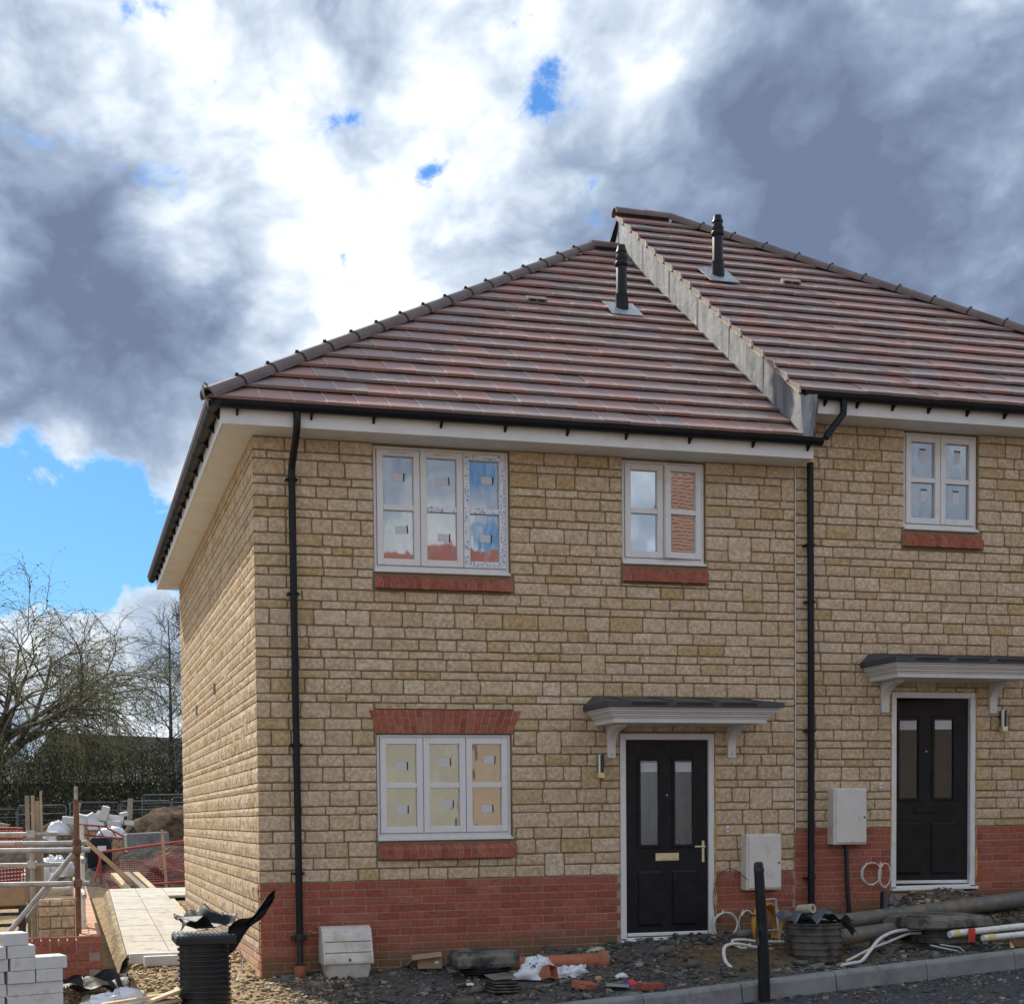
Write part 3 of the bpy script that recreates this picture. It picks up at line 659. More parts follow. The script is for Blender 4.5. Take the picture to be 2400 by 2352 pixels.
# ---------------- windows
def ring(m, x0, x1, z0, z1, w, y0, y1):
    m.bbox((x0, y0, z0), (x0+w, y1, z1), .004); m.bbox((x1-w, y0, z0), (x1, y1, z1), .004)
    m.bbox((x0+w-.001, y0+.0005, z1-w), (x1-w+.001, y1, z1), .004); m.bbox((x0+w-.001, y0+.0005, z0), (x1-w+.001, y1, z0+w), .004)
def sticker(parent, x, z, y, kind, tilt=0.):
    if kind == 'h':
        o = MB().box((-.055, -.0012, -.036), (.055, 0, .036)).build('label', 'sticker_print', parent, loc=(x, y, z), rot=(0, tilt, 0))
        MB().box((.056, -.0014, -.036), (.069, 0, .040)).build('label_flag', 'print_dark', parent, loc=(x, y, z), rot=(0, tilt, 0))
    else:
        o = MB().box((-.036, -.0012, -.062), (.036, 0, .062)).build('label', 'sticker_print', parent, loc=(x, y, z), rot=(0, tilt, 0))
        MB().box((-.038, -.0014, .063), (.036, 0, .078)).build('label_flag', 'print_dark', parent, loc=(x, y, z), rot=(0, tilt, 0))
def window(house, rect, n, gmat, label, stick='h', vents=(), tape=(), open_sash=None, tilts=None, seed=0, mat='upvc'):
    x0, x1, z0, z1 = rect; r = random.Random(seed); sh = .055                # lower cill height
    root = MB(); ring(root, x0+.004, x1-.004, z0+sh-.012, z1-.004, .030, .030, .10)
    win = root.build('window', mat, house, label=label)
    MB().bbox((x0-.002, -.02, z0+.002), (x1+.002, .10, z0+.024), .004).bbox((x0+.004, .012, z0+.024), (x1-.004, .10, z0+sh-.012), .004).build('cill', mat, win)
    w = (x1-x0-.008-.06)/n
    for i in range(n):
        a = x0+.034+i*w+.003; b = a+w-.006; c = z0+sh+.02; d = z1-.036
        ox = open_sash is not None and open_sash == i
        loc = (b, .028, 0) if ox else None; rot = (0, 0, math.radians(5.0)) if ox else None
        offx = b if ox else 0; offy = .028 if ox else 0
        A, B = a-offx, b-offx; y0, y1 = .016-offy, .075-offy
        m = MB(); ring(m, A, B, c, d, .062, y0, y1); s = m.build('sash', 'upvc_film' if i in tape else mat, win, loc=loc, rot=rot)
        zm = (c+d)/2; bb = MB().bbox((A+.062, y0+.004, zm-.026), (B-.062, y1-.01, zm+.026), .004).build('glazing_bar', 'tape_print' if i in tape or (tape and i == 1) else mat, win, loc=loc, rot=rot)
        for zz0, zz1 in ((c+.062, zm-.026), (zm+.026, d-.062)):
            MB().box((A+.060, y0+.030, zz0-.002), (B-.060, y0+.036, zz1+.002)).build('pane', gmat[i] if isinstance(gmat, (list, tuple)) else gmat, win, loc=loc, rot=rot)
            if stick:
                sx, sz = (A+B)/2+r.uniform(-.004, .03), zz0+(zz1-zz0)*(r.uniform(.42, .62) if stick == 'h' else .62)
                sticker(win, sx, sz, .046 if not ox else .05, stick, r.uniform(-.06, .10))
        if i in tape:
            m = MB()
            for p in ((A+.006, c+.03, A+.052, d-.02), (B-.052, c+.03, B-.006, d-.02), (A+.052, d-.056, B-.052, d-.012), (A+.052, c+.014, B-.052, c+.054)): m.box((p[0], y0-.0015, p[1]), (p[2], y0+.002, p[3]))
            m.build('protective_tape', 'tape_print', win)
        if i in vents:
            m = MB()
            for q in (0, .012): m.bbox(((a+b)/2-.085, y0-.008, d-.040+q), ((a+b)/2+.085, y0+.004, d-.032+q), .002)
            m.build('trickle_vent', mat, win)
    if open_sash is not None:
        q = x0+.034+open_sash*w; MB().box((q-.004, .03, z0+sh+.02), (q+.016, .07, z1-.036)).build('mullion', 'print_dark', win)
    return win
w1 = window(house1, W1, 3, 'glass_film', 'upstairs three-light white window with printed tape round its right sash', vents=(0, 1), tape=(2,), seed=2)
window(house1, W0, 3, 'glass_ground', 'ground floor three-light white window under the brick flat arch', seed=4)
window(house1, W2, 2, ['glass_clear', 'glass_clear'], 'two-light white window above the shut door, right casement ajar', stick=None, open_sash=1, seed=5)
window(house2, W3, 2, 'glass_film', 'two-light white window of the right house with four upright stickers', stick='v', seed=6)
window(house2, W4, 3, 'glass_film', 'upstairs three-light window at the right end', seed=7); window(house2, W5, 3, 'glass_ground', 'ground floor three-light window at the right end', seed=8)

# ---------------- front doors
def front_door(house, rect, ajar, label, letter, handle, gl='glass_door'):
    x0, x1, z0, z1 = rect; fwid = .062
    m = MB(); m.bbox((x0, -.006, z0+.04), (x0+fwid, .075, z1), .004); m.bbox((x1-fwid, -.006, z0+.04), (x1, .075, z1), .004); m.bbox((x0+fwid-.001, -.005, z1-fwid), (x1-fwid+.001, .075, z1), .004)
    fr = m.build('door', 'upvc', house, label=label)
    MB().bbox((x0-.012, -.05, z0+.004), (x1+.012, .08, z0+.030), .004).bbox((x0+fwid-.002, -.012, z0+.030), (x1-fwid+.002, .07, z0+.052), .003).build('threshold', 'fascia', fr)
    a, b, c, d = x0+fwid+.004, x1-fwid-.004, z0+.058, z1-fwid-.004
    loc = rot = None; ox = 0.; oy = 0.
    if ajar: ox, oy = b, .03; loc = (b, .03, 0); rot = (0, 0, -math.radians(14))
    A, B = a-ox, b-ox; y0 = (.040 if ajar else .018)-oy; W_ = B-A
    gx = [(A+.16*W_, A+.42*W_), (A+.58*W_, A+.84*W_)]; gzz = (c+.46*(d-c), c+.905*(d-c)); lz = (c+.055*(d-c), c+.335*(d-c))
    holes = [(p, q, gzz[0], gzz[1]) for p, q in gx]
    lb = wall_body(A, B, c, d, holes, y0, y0+.044); leaf = lb.build('leaf', 'door_black', fr, loc=loc, rot=rot)
    m = MB()
    for p, q in gx:
        for e0, e1, dd in ((-.014, .016, .014),):
            m.bbox((p+e0, y0-dd, gzz[0]+e0), (p+e1, y0+.01, gzz[1]-e0), .004); m.bbox((q-e1, y0-dd, gzz[0]+e0), (q-e0, y0+.01, gzz[1]-e0), .004)
            m.bbox((p+e1, y0-dd+.001, gzz[1]-e1), (q-e1, y0+.01, gzz[1]-e0), .004); m.bbox((p+e1, y0-dd+.001, gzz[0]+e0), (q-e1, y0+.01, gzz[0]+e1), .004)
    m.build('glazing_bead', 'door_black', fr, loc=loc, rot=rot)
    for p, q in gx:
        MB().box((p, y0+.012, gzz[0]), (q, y0+.018, gzz[1])).build('pane', gl, fr, loc=loc, rot=rot)
        st = MB().box((p+.022, y0+.0085, gzz[1]-.13), (q-.03, y0+.0105, gzz[1]-.035)).build('label', 'sticker_print', fr, loc=loc, rot=rot)
        mm = MB(); z_0, z_1 = lz
        mm.prism([(y0, z_0), (y0-.012, z_0+.02), (y0-.012, z_1-.02), (y0, z_1)], 0, p-.01, q+.01).prism([(y0, z_0-.006), (y0-.007, z_0-.003), (y0, z_0)], 0, p-.012, q+.012)
        mm.build('moulded_panel', 'door_black', fr, loc=loc, rot=rot)
    mx = (A+B)/2
    lp = MB().bbox((mx-.128, y0-.010, c+.385*(d-c)), (mx+.128, y0, c+.425*(d-c)), .004); lp.build('letter_plate', letter, fr, loc=loc, rot=rot)
    MB().bbox((mx-.105, y0-.014, c+.392*(d-c)), (mx+.105, y0-.009, c+.418*(d-c)), .002).build('letter_flap', letter, fr, loc=loc, rot=rot)
    MB().bbox((A+.004, y0-.022, c+.004), (B-.004, y0, c+.040), .006).build('weather_bar', 'fascia', fr, loc=loc, rot=rot)
    MB().lathe([(.009, 0), (.009, .006), (.005, .008)], n=10, M=Matrix.Translation((mx, y0, c+.72*(d-c))) @ Matrix.Rotation(math.pi/2, 4, 'X')).build('spy_hole', 'steel', fr, loc=loc, rot=rot)
    hx = B-.05; hz = c+.44*(d-c)
    h = MB().bbox((hx-.014, y0-.008, hz-.13), (hx+.014, y0, hz+.09), .004); h.tube([(hx, y0-.004, hz+.03), (hx, y0-.045, hz+.03), (hx-.02, y0-.052, hz+.03), (hx-.115, y0-.050, hz+.03)], .009, 8)
    if handle: h.build('handle', 'brass_film', fr, loc=loc, rot=rot)
    else:
        MB().tube([(A+.10, y0-.004, hz+.02), (A+.10, y0-.03, hz+.02), (A+.02, y0-.035, hz+.02)], .007, 6).build('handle', 'print_dark', fr, loc=loc, rot=rot)
        for hz in (c+.12, c+.95, c+1.75): MB().bbox((x1-fwid-.004, -.004, hz), (x1-fwid+.012, .012, hz+.14), .003).build('hinge', 'steel', fr)
    # expanding foam squeezed out round the frame
    rr = random.Random(int(x0*10)); pts = [(x1+.006+rr.uniform(-.004, .010), -.004, z0+.1+(z1-z0-.05)*k/26) for k in range(27)]
    MB().tube(pts, .012, 6, rad=[rr.uniform(.003, .016) for _ in pts]).build('expanding_foam', 'foam', fr)
    if ajar:
        pts = [(x0-.004+rr.uniform(-.006, .004), -.003, z0+.5+(z1-z0-.5)*k/18) for k in range(19)]; MB().tube(pts, .01, 6, rad=[rr.uniform(.003, .013) for _ in pts]).build('expanding_foam', 'foam', fr)
        pts = [(x0+.2+k*.06, -.018+rr.uniform(-.006, .006), z0-.008) for k in range(9)]; MB().tube(pts, .02, 6, rad=[rr.uniform(.012, .026) for _ in pts]).build('expanding_foam', 'foam', fr)
front_door(house1, D1, False, 'shut black front door with brass letter plate', 'brass_film', True)
front_door(house2, D2, True, 'black front door standing ajar', 'door_black', False, 'glass_door_shaded')

# ---------------- door canopies
def canopy(house, xl, xr, zb, dp=.587):
    # cornice steps: (outset from core, z0, z1)
    steps = [(0, 0, .045), (.012, .045, .062), (.030, .062, .085), (.05, .085, .102), (.07, .102, .125), (.085, .125, .145)]
    m = MB()
    for o, a, b in steps: m.bbox((xl-o, -(dp-.1)-o, zb+a), (xr+o, .010, zb+b-.0005), .003)
    can = m.build('door_canopy', 'canopy_white', house)
    # shallow roof with hipped ends and moulded tile ribs
    o = .10; z0, z1, z2 = zb+.1455, zb+.195, zb+.285; a, b, f = xl-o-.02, xr+o+.02, -dp-.03
    m = MB().box((a, f, z0), (b, .010, z1))
    m.add([(a, f, z1), (b, f, z1), (b, .010, z1), (a, .010, z1), (a+.10, -.02, z2), (b-.16, -.02, z2), (b-.16, .010, z2), (a+.10, .010, z2)], [(0, 1, 5, 4), (1, 2, 6, 5), (2, 3, 7, 6), (3, 0, 4, 7), (4, 5, 6, 7)])
    m.build('canopy_roof', 'grp_grey', can)
    nn = 4
    for k in range(nn):
        x = a+.2+(b-a-.45)*k/(nn-1)
        p0, p1 = Vector((x, f+.01, z1+.004)), Vector((x+.02, -.03, z2))
        MB().tube([p0, p1], .012, 6).build('roof_rib', 'grp_grey', can)
    for q in range(nn-1):
        x = a+.2+(b-a-.45)*q/(nn-1)+.04; x2 = x+(b-a-.45)/(nn-1)-.09
        MB().add([(x, f-.002, z0+.012), (x2, f-.002, z0+.012), (x2, f-.002, z1-.008), (x, f-.002, z1-.008)], [(0, 1, 2, 3)]).build('panel', 'felt', can)
    for bx in (xl+.13, xr-.175):
        poly = [(.008, -.315)]+[(-.022, -.315), (-.028, -.02*1-.16)]
        arc = [(-.03-.22*(1-math.cos(th)), -.19+.16*math.sin(th)) for th in np.linspace(0, math.pi/2, 7)]
        poly = [(.010, -.315), (-.028, -.315)]+arc+[(-.27, -.02), (-.27, 0), (.010, 0)]
        g2 = MB().prism([(y, zb-.002+q) for y, q in poly], 0, bx, bx+.085); g2.build('bracket', 'canopy_white', can)
        MB().lathe([(.008, 0), (.008, .004)], n=8, M=Matrix.Translation((bx+.042, -.028, zb-.28)) @ Matrix.Rotation(math.pi/2, 4, 'X')).build('screw_cap', 'galv', can)
canopy(house1, 3.362, 4.985, 2.357); canopy(house2, 6.462, 8.085, 2.832)

# ---------------- meter boxes, lights, bells
def meter(house, x0, x1, z0, z1, label):
    m = MB().bbox((x0, -.115, z0), (x1, .010, z1), .008); b = m.build('meter_box', 'meter_white', house, label=label)
    MB().bbox((x0+.022, -.127, z0+.018), (x1-.006, -.112, z1-.018), .007).build('lid', 'meter_white', b)
    MB().lathe([(.011, 0), (.011, .004)], n=10, M=Matrix.Translation((x1-.035, -.127, z0+.48*(z1-z0))) @ Matrix.Rotation(math.pi/2, 4, 'X')).build('lock', 'print_dark', b)
meter(house1, 4.965, 5.362, .688, 1.262, 'cream meter box beside the shut door'); meter(house2, 5.965, 6.352, 1.135, 1.722, 'cream meter box beside the ajar door')
def wall_light(house, x, z, tall=.23):
    b = MB().bbox((x-.02, -.012, z), (x+.02, .012, z+tall), .003).build('wall_light', 'dusty_black', house)
    MB().tube([(x, -.05, z+.05), (x, -.05, z+tall)], .030, 12).build('lamp_tube', 'black_plastic', b)
    MB().tube([(x-.008, -.051, z+.045), (x-.008, -.051, z+tall+.003)], .026, 10).build('bright_strip', 'steel', b)
    MB().bbox((x-.032, -.082, z), (x+.032, -.012, z+.055), .004).build('sensor_box', 'brass_film', b)
wall_light(house1, 3.407, 1.84); wall_light(house2, 8.065, 2.315)
for h, x, z in ((house1, 4.81, 1.28), (house2, 6.592, 1.712)):
    b = MB().bbox((x-.017, -.020, z), (x+.017, .0, z+.068), .004).build('door_bell', 'upvc', h); MB().bbox((x-.006, -.0235, z+.026), (x+.006, -.019, z+.044), .002).build('bell_push', 'print_dark', b)
# supply duct below the right-hand meter box
MB().tube([(6.16, -.045, 1.14), (6.165, -.045, .8), (6.20, -.05, .22)], .022, 10).build('supply_duct', 'black_plastic', house2, smooth=True)
MB().box((J-.005, -.0065, P2), (J+.004, -.001, H1Z)).build('movement_joint', 'fascia', house1)
for zz in (1.05, 2.55, 3.95): pass

# ---------------- eaves, gutters, downpipes
def gutter(house, p0, p1, out, r=.056):
    p0, p1 = Vector(p0), Vector(p1); d = (p1-p0).normalized(); out = Vector(out); n = 9; m = MB(); base = 0
    ra = [(r*math.cos(math.pi+math.pi*k/n), r*math.sin(math.pi+math.pi*k/n)) for k in range(n+1)]; ri = [((r-.004)*math.cos(2*math.pi-math.pi*k/n), (r-.004)*math.sin(2*math.pi-math.pi*k/n)) for k in range(n+1)]
    prof = ra+[(r+.006, .002), (r+.006, .008), (r-.005, .008)]+ri+[(-r, .004)]
    V = []
    for p in (p0, p1):
        for a, b in prof: V.append(p+out*a+Vector((0, 0, b)))
    k = len(prof); Fc = [(i, (i+1) % k, k+(i+1) % k, k+i) for i in range(k)]
    m.add(V, Fc)
    for p in (p0, p1):                                       # stop ends
        e = [p+out*a+Vector((0, 0, b)) for a, b in ra]; m.add(e, [tuple(range(len(e)))])
    return m.build('gutter', 'gutter_black', house, smooth=True)
def gutter_fit(house, g, p0, p1, out, step, wrap=True, r=.056):
    p0, p1 = Vector(p0), Vector(p1); L = (p1-p0).length; d = (p1-p0)/L; out = Vector(out); k = .12
    while k < L:
        c = p0+d*k; m = MB()
        for q in (-.012, .012): pass
        V = []; n = 7
        for s in (-.014, .014):
            for j in range(n+1): th = math.pi+math.pi*j/n; V.append(c+d*s+out*((r+.005)*math.cos(th))+Vector((0, 0, (r+.005)*math.sin(th))))
        m.add(V, [(j, j+1, n+2+j, n+1+j) for j in range(n)])
        e = .009; hk = [c-out*.062+Vector((0, 0, -.02)), c-out*.062+Vector((0, 0, -.10)), c-out*.05+Vector((0, 0, -.10)), c-out*.005+Vector((0, 0, -.058))]
        m.add([h-d*e for h in hk]+[h+d*e for h in hk], [(0, 1, 2, 3), (7, 6, 5, 4), (0, 4, 5, 1), (1, 5, 6, 2), (2, 6, 7, 3), (3, 7, 4, 0)])
        m.build('gutter_bracket', 'gutter_black', g); k += step*random.uniform(.85, 1.12)
def pipe(house, pts, r=.034, clips=(), label=None):
    q = MB().tube(pts, r, 12); o = q.build('downpipe', 'gutter_black', house, smooth=True)
    for x, y, zc in clips:
        MB().lathe([(r+.004, 0), (r+.006, .004), (r+.006, .026), (r+.004, .03)], (x, y, zc), 12).bbox((x-r-.024, y, zc+.004), (x+r+.024, .006, zc+.022), .002).build('pipe_clip', 'gutter_black', o)
    return o
# left house
MB().bbox((-.318, -.320, H1Z), (5.604, -.302, H1Z+.165), .003).bbox((5.586, -.3015, H1Z+.0005), (5.604, .005, H1Z+.16), .002).build('fascia', 'fascia', house1)
MB().bbox((-.320, -.3205, H1Z-.001), (-.302, 8.40, H1Z+.164), .003).build('fascia', 'fascia', house1)
MB().box((-.30, -.301, H1Z+.001), (5.585, .011, H1Z+.010)).build('soffit', 'fascia', house1); MB().box((-.301, .0115, H1Z+.0012), (.013, 8.38, H1Z+.0102)).build('soffit', 'fascia', house1)
MB().box((-.0005+.95, -.305, H1Z-.0005), (.955, -.0, H1Z+.002)).build('soffit_joint', 'meter_white', house1)
g1 = gutter(house1, (-.445, -.382, H1Z+.175), (5.655, -.382, H1Z+.172), (0, -1, 0)); gutter_fit(house1, g1, (-.3, -.382, H1Z+.175), (5.655, -.382, H1Z+.172), (0, -1, 0), .62)
g1s = gutter(house1, (-.382, -.44, H1Z+.174), (-.382, 8.5, H1Z+.174), (-1, 0, 0)); gutter_fit(house1, g1s, (-.382, -.3, H1Z+.174), (-.382, 8.5, H1Z+.174), (-1, 0, 0), .50)
dp = pipe(house1, spline([(.352, -.382, 5.13), (.352, -.380, 5.02), (.350, -.30, 4.90), (.350, -.14, 4.78), (.350, -.075, 4.70), (.350, -.07, 4.6)], 4)+[(.352, -.07, 3.0), (.356, -.07, 1.5), (.358, -.07, .36)], clips=((.350, -.07, 4.60), (.351, -.07, 3.55), (.355, -.07, 2.15), (.357, -.07, .95)))
MB().lathe([(.042, 0), (.046, .01), (.046, .05), (.040, .06)], (.358, -.07, .335), 12).bbox((.358-.075, -.07, .345), (.358+.075, .006, .375), .003).build('pipe_collar', 'dusty_black', dp)
MB().tube([(.358, -.07, .34), (.358, -.07, .06)], .030, 12).build('pipe_tail', 'dusty_black', dp)
MB().lathe([(.045, 0), (.055, .02), (.060, .05), (.062, .11), (.056, .11), (.050, .06)], (.358, -.07, -.01), 16).build('gully_collar', 'terracotta', dp)
# right house
MB().bbox((5.625, -.320, H2Z), (11.65, -.302, H2Z+.155), .003).build('fascia', 'fascia', house2)
MB().box((5.63, -.301, H2Z+.001), (11.64, .011, H2Z+.010)).build('soffit', 'fascia', house2)
g2 = gutter(house2, (5.435, -.382, H2Z+.172), (11.8, -.382, H2Z+.168), (0, -1, 0)); gutter_fit(house2, g2, (5.6, -.382, H2Z+.172), (11.8, -.382, H2Z+.168), (0, -1, 0), .42)
pipe(house2, spline([(5.90, -.382, H2Z+.13), (5.90, -.382, H2Z+.02), (5.88, -.382, H2Z-.03), (5.74, -.382, H2Z-.20), (5.70, -.382, H2Z-.26)], 4))
pipe(house2, [(5.715, -.075, H1Z+.03), (5.728, -.072, 3.0), (5.732, -.07, .35)], clips=((5.722, -.073, 4.2), (5.728, -.072, 3.62), (5.729, -.072, 2.3), (5.731, -.07, .78)))

# ---------------- roofs
RI = 3.63; PIT = math.atan2(RI, 4.44); SL = math.hypot(RI, 4.44); NC = 19; GA = SL/NC
def clip(poly, a, b):       # keep the side left of a->b
    out = []
    for i in range(len(poly)):
        p, q = poly[i], poly[(i+1) % len(poly)]
        s = lambda w: (b[0]-a[0])*(w[1]-a[1])-(b[1]-a[1])*(w[0]-a[0])
        sp, sq = s(p), s(q)
        if sp >= 0: out.append(p)
        if (sp >= 0) != (sq >= 0): u = sp/(sp-sq); out.append((p[0]+(q[0]-p[0])*u, p[1]+(q[1]-p[1])*u))
    return out
HB, HT, TH = .058, .016, .028
def tile_local(poly, v0):
    top = [(x, y, HB-(HB-HT)*(y-v0)/GA) for x, y in poly]; bot = [(x, y, h-TH) for x, y, h in top]; n = len(poly)
    return top+bot, [tuple(range(n)), tuple(range(n, 2*n))[::-1]]+[(i, n+i, n+(i+1) % n, (i+1) % n) for i in range(n)]
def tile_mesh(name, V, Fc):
    m = MB().add(V, Fc); n0 = len(m.f); w = .011; g = GA+.05      # pale side-lap strip: sun-caught edge painted into the colour
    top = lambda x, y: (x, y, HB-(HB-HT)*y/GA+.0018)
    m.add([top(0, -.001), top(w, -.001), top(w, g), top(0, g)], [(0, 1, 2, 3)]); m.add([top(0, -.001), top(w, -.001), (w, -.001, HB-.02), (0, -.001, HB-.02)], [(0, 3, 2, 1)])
    me = m.mesh(name, 'tile'); me.materials.append(MAT['tile_edge_glint'])
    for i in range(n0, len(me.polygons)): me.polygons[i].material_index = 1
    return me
pbr('tile_edge_glint', (.47, .39, .36), .8, 20, .25)
def roof_tiles(parent, M, tri, x_lo, x_hi, seed, name='roof_tile', joined=None, rows=None):
    full = None; r = random.Random(seed)
    for k in range(NC if rows is None else rows):
        v0 = k*GA; x = x_lo-.15-(.148 if k % 2 else 0)
        while x < x_hi:
            w = .296; q = [(x+.0008, v0), (x+w-.0008, v0), (x+w-.0008, min(v0+GA+.05, SL)), (x+.0008, min(v0+GA+.05, SL))]; p = list(q)
            for a, b in tri:
                p = clip(p, a, b)
                if len(p) < 3: break
            x += w
            if len(p) < 3: continue
            ar = abs(sum(p[i][0]*p[(i+1) % len(p)][1]-p[(i+1) % len(p)][0]*p[i][1] for i in range(len(p))))/2
            if ar < .003: continue
            if joined is not None:
                V, Fc = tile_local(p, v0); joined.add([M @ Vector(c) for c in V], Fc, r.uniform(.01, 1)); continue
            whole = len(p) == 4 and ar > .98*.2944*(GA+.05)
            if whole:
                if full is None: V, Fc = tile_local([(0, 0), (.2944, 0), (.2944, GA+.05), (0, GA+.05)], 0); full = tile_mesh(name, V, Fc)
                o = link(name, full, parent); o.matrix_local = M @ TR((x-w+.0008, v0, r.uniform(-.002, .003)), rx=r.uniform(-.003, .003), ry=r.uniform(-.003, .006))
            else:
                V, Fc = tile_local(p, v0); MB().add([M @ Vector(c) for c in V], Fc, r.uniform(.01, 1)).build(name, 'tile', parent)
EX, EY = -.425, -.425                                        # eaves lines
def slopeM(x, y, z): return Matrix.Translation((x, y, z)) @ Matrix.Rotation(PIT, 4, 'X')
E1, E2 = 5.170, 5.625
AP1, AP2, RE = 5.03, 6.15, 11.78                             # hip apexes, right eaves corner
VX = 5.405                                                   # verge of the upper roof / flashing plane
rz1, rz2 = E1+RI, E2+RI; YR = EY+4.44
deck1 = MB().add([(EX, EY, E1), (VX+.02, EY, E1), (VX+.02, YR, rz1), (AP1, YR, rz1)], [(0, 1, 2, 3)]).add([(EX, EY, E1-.001), (AP1, YR, rz1-.001), (EX, 2*YR-EY, E1-.001)], [(0, 1, 2)]).add([(EX, 2*YR-EY, E1-.002), (AP1, YR, rz1-.002), (VX+.02, YR, rz1-.002), (VX+.02, 2*YR-EY, E1-.002)], [(0, 1, 2, 3)]).build('roof', 'felt', house1)
roof_tiles(deck1, slopeM(0, EY, E1), [((VX, -1), (VX, 9)), ((AP1-.02, SL), (EX-.02, 0))], EX, VX, 3)
hp = math.atan2(RI, AP1-EX); SLs = math.hypot(RI, AP1-EX); Ms = Matrix(((0, math.cos(hp), -math.sin(hp), EX), (-1, 0, 0, 2*YR-EY), (0, math.sin(hp), math.cos(hp), E1), (0, 0, 0, 1)))
jm = MB(); Lw = 2*(YR-EY)
roof_tiles(None, Ms, [((0, 0), (Lw, 0)), ((Lw, 0), (Lw/2, SLs)), ((Lw/2, SLs), (0, 0))], 0, Lw, 9, joined=jm); jm.build('side_slope_tiles', 'tile', deck1, kind='stuff')
deck2 = MB().add([(VX, EY, E2), (RE, EY, E2), (AP2, YR, rz2), (VX, YR, rz2)], [(0, 1, 2, 3)]).add([(RE, EY, E2-.001), (RE, 2*YR-EY, E2-.001), (AP2, YR, rz2-.001)], [(0, 1, 2)]).add([(VX, 2*YR-EY, E2-.002), (VX, YR, rz2-.002), (AP2, YR, rz2-.002), (RE, 2*YR-EY, E2-.002)], [(0, 1, 2, 3)]).build('roof', 'felt', house2)
roof_tiles(deck2, slopeM(0, EY, E2), [((VX-.03, 9), (VX-.03, -1)), ((RE+.02, 0), (AP2+.02, SL))], VX-.03, RE, 4)
# ridge and hip tiles
def half_round(parent, p0, p1, n, r=.080, mat='hip_tile', clipz=True, name='ridge_tile'):
    p0, p1 = Vector(p0), Vector(p1); d = (p1-p0); L = d.length/n; d.normalize(); side = d.cross(Vector((0, 0, 1))).normalized(); up = side.cross(d).normalized()
    for k in range(n):
        a = p0+d*(k*L); b = p0+d*((k+1)*L+.0); V = []; m = 8
        for pt, rr in ((a, r+.006), (b, r-.002)):
            for q, dr in ((0, 0), (1, -.016)):
                for j in range(m+1):
                    th = math.pi*(-.06+1.12*j/m); V.append(pt+side*((rr+dr)*math.cos(th))+up*((rr+dr)*math.sin(th)))
        s = m+1; Fc = [(j, j+1, 2*s+j+1, 2*s+j) for j in range(m)]+[(s+j+1, s+j, 3*s+j, 3*s+j+1) for j in range(m)]+[(j+1, j, s+j, s+j+1) for j in range(m)]+[(2*s+j, 2*s+j+1, 3*s+j+1, 3*s+j) for j in range(m)]
        Fc += [(0, 2*s, 3*s, s), (m, s+m, 3*s+m, 2*s+m)]
        MB().add(V, Fc, random.uniform(.01, 1)).build(name, mat, parent)
        if clipz and k:
            V = []
            for pt, rr in ((a-d*.008, r+.0085), (a+d*.008, r+.0085)):
                for j in range(m+1): th = math.pi*(-.06+1.12*j/m); V.append(pt+side*(rr*math.cos(th))+up*(rr*math.sin(th)))
            q = MB().add(V, [(j, j+1, s+j+1, s+j) for j in range(m)]); q.box((-.015, -.015, -.004), (.015, .015, .016), M=Matrix.Translation(a+up*(r+.004))); q.build('ridge_clip', 'gutter_black', parent)
half_round(deck1, (EX-.03, EY-.03, E1+.02), (AP1, YR, rz1+.03), 17); half_round(deck1, (AP1-.02, YR, rz1+.045), (VX+.01, YR, rz1+.045), 1, clipz=False)
half_round(deck2, (AP2, YR, rz2+.035), (RE+.03, EY-.03, E2+.02), 18); half_round(deck2, (VX-.05, YR, rz2+.045), (AP2+.02, YR, rz2+.045), 2, clipz=False)
# hip iron at the left corner
MB().tube(spline([(EX+.03, EY+.03, E1+.02), (EX-.05, EY-.05, E1-.0), (EX-.075, EY-.075, E1+.06), (EX-.065, EY-.065, E1+.13), (EX-.03, EY-.03, E1+.125)], 4), .011, 6).build('hip_iron', 'galv', deck1)
# lead flashing against the step between the roofs
pw = MB().add([(VX+.02, EY+.16, E1), (VX+.02, YR, rz1), (VX+.02, YR, rz2-.012), (VX+.02, EY+.02, E2-.012), (VX+.22, EY+.16, E1), (VX+.22, YR, rz1), (VX+.22, YR, rz2-.012), (VX+.22, EY+.02, E2-.012)], [(0, 1, 2, 3), (4, 7, 6, 5), (0, 3, 7, 4)]).build('step_wall', 'lead', house2)
nl = 6; tn = RI/4.44
for k in range(nl):
    ya, yb = EY+.02+(4.44-.02)*k/nl, EY+.02+(4.44-.02)*(k+1)/nl; za, zb = E1+(ya-EY)*tn, E1+(yb-EY)*tn; xo = VX+.004+(.006 if k % 2 else 0); t0 = .045
    sg = 5; V = []
    for j in range(sg+1):
        y = ya-.006+(yb-ya-.004)*j/sg; zz = E1+(y-EY)*tn; w = random.uniform(-.004, .004)
        V += [(xo+w, y, zz+t0), (xo+.004+w*.4, y, zz+E2-E1-.004)]
    MB().add(V, [(2*j, 2*j+2, 2*j+3, 2*j+1) for j in range(sg)]).build('lead_flashing', 'lead', pw)
    MB().add([(xo-.004, yb-.016, E1+(yb-.016-EY)*tn+t0), (xo-.004, yb-.004, E1+(yb-.004-EY)*tn+t0), (xo-.001, yb-.004, E2+(yb-.004-EY)*tn-.004), (xo-.001, yb-.016, E2+(yb-.016-EY)*tn-.004)], [(0, 1, 2, 3)]).build('lead_lap', 'felt', pw)
    MB().add([(xo, ya, za+t0), (xo, yb, zb+t0), (xo-.15, yb, zb+t0+.008), (xo-.15, ya, za+t0+.008)], [(0, 1, 2, 3)])
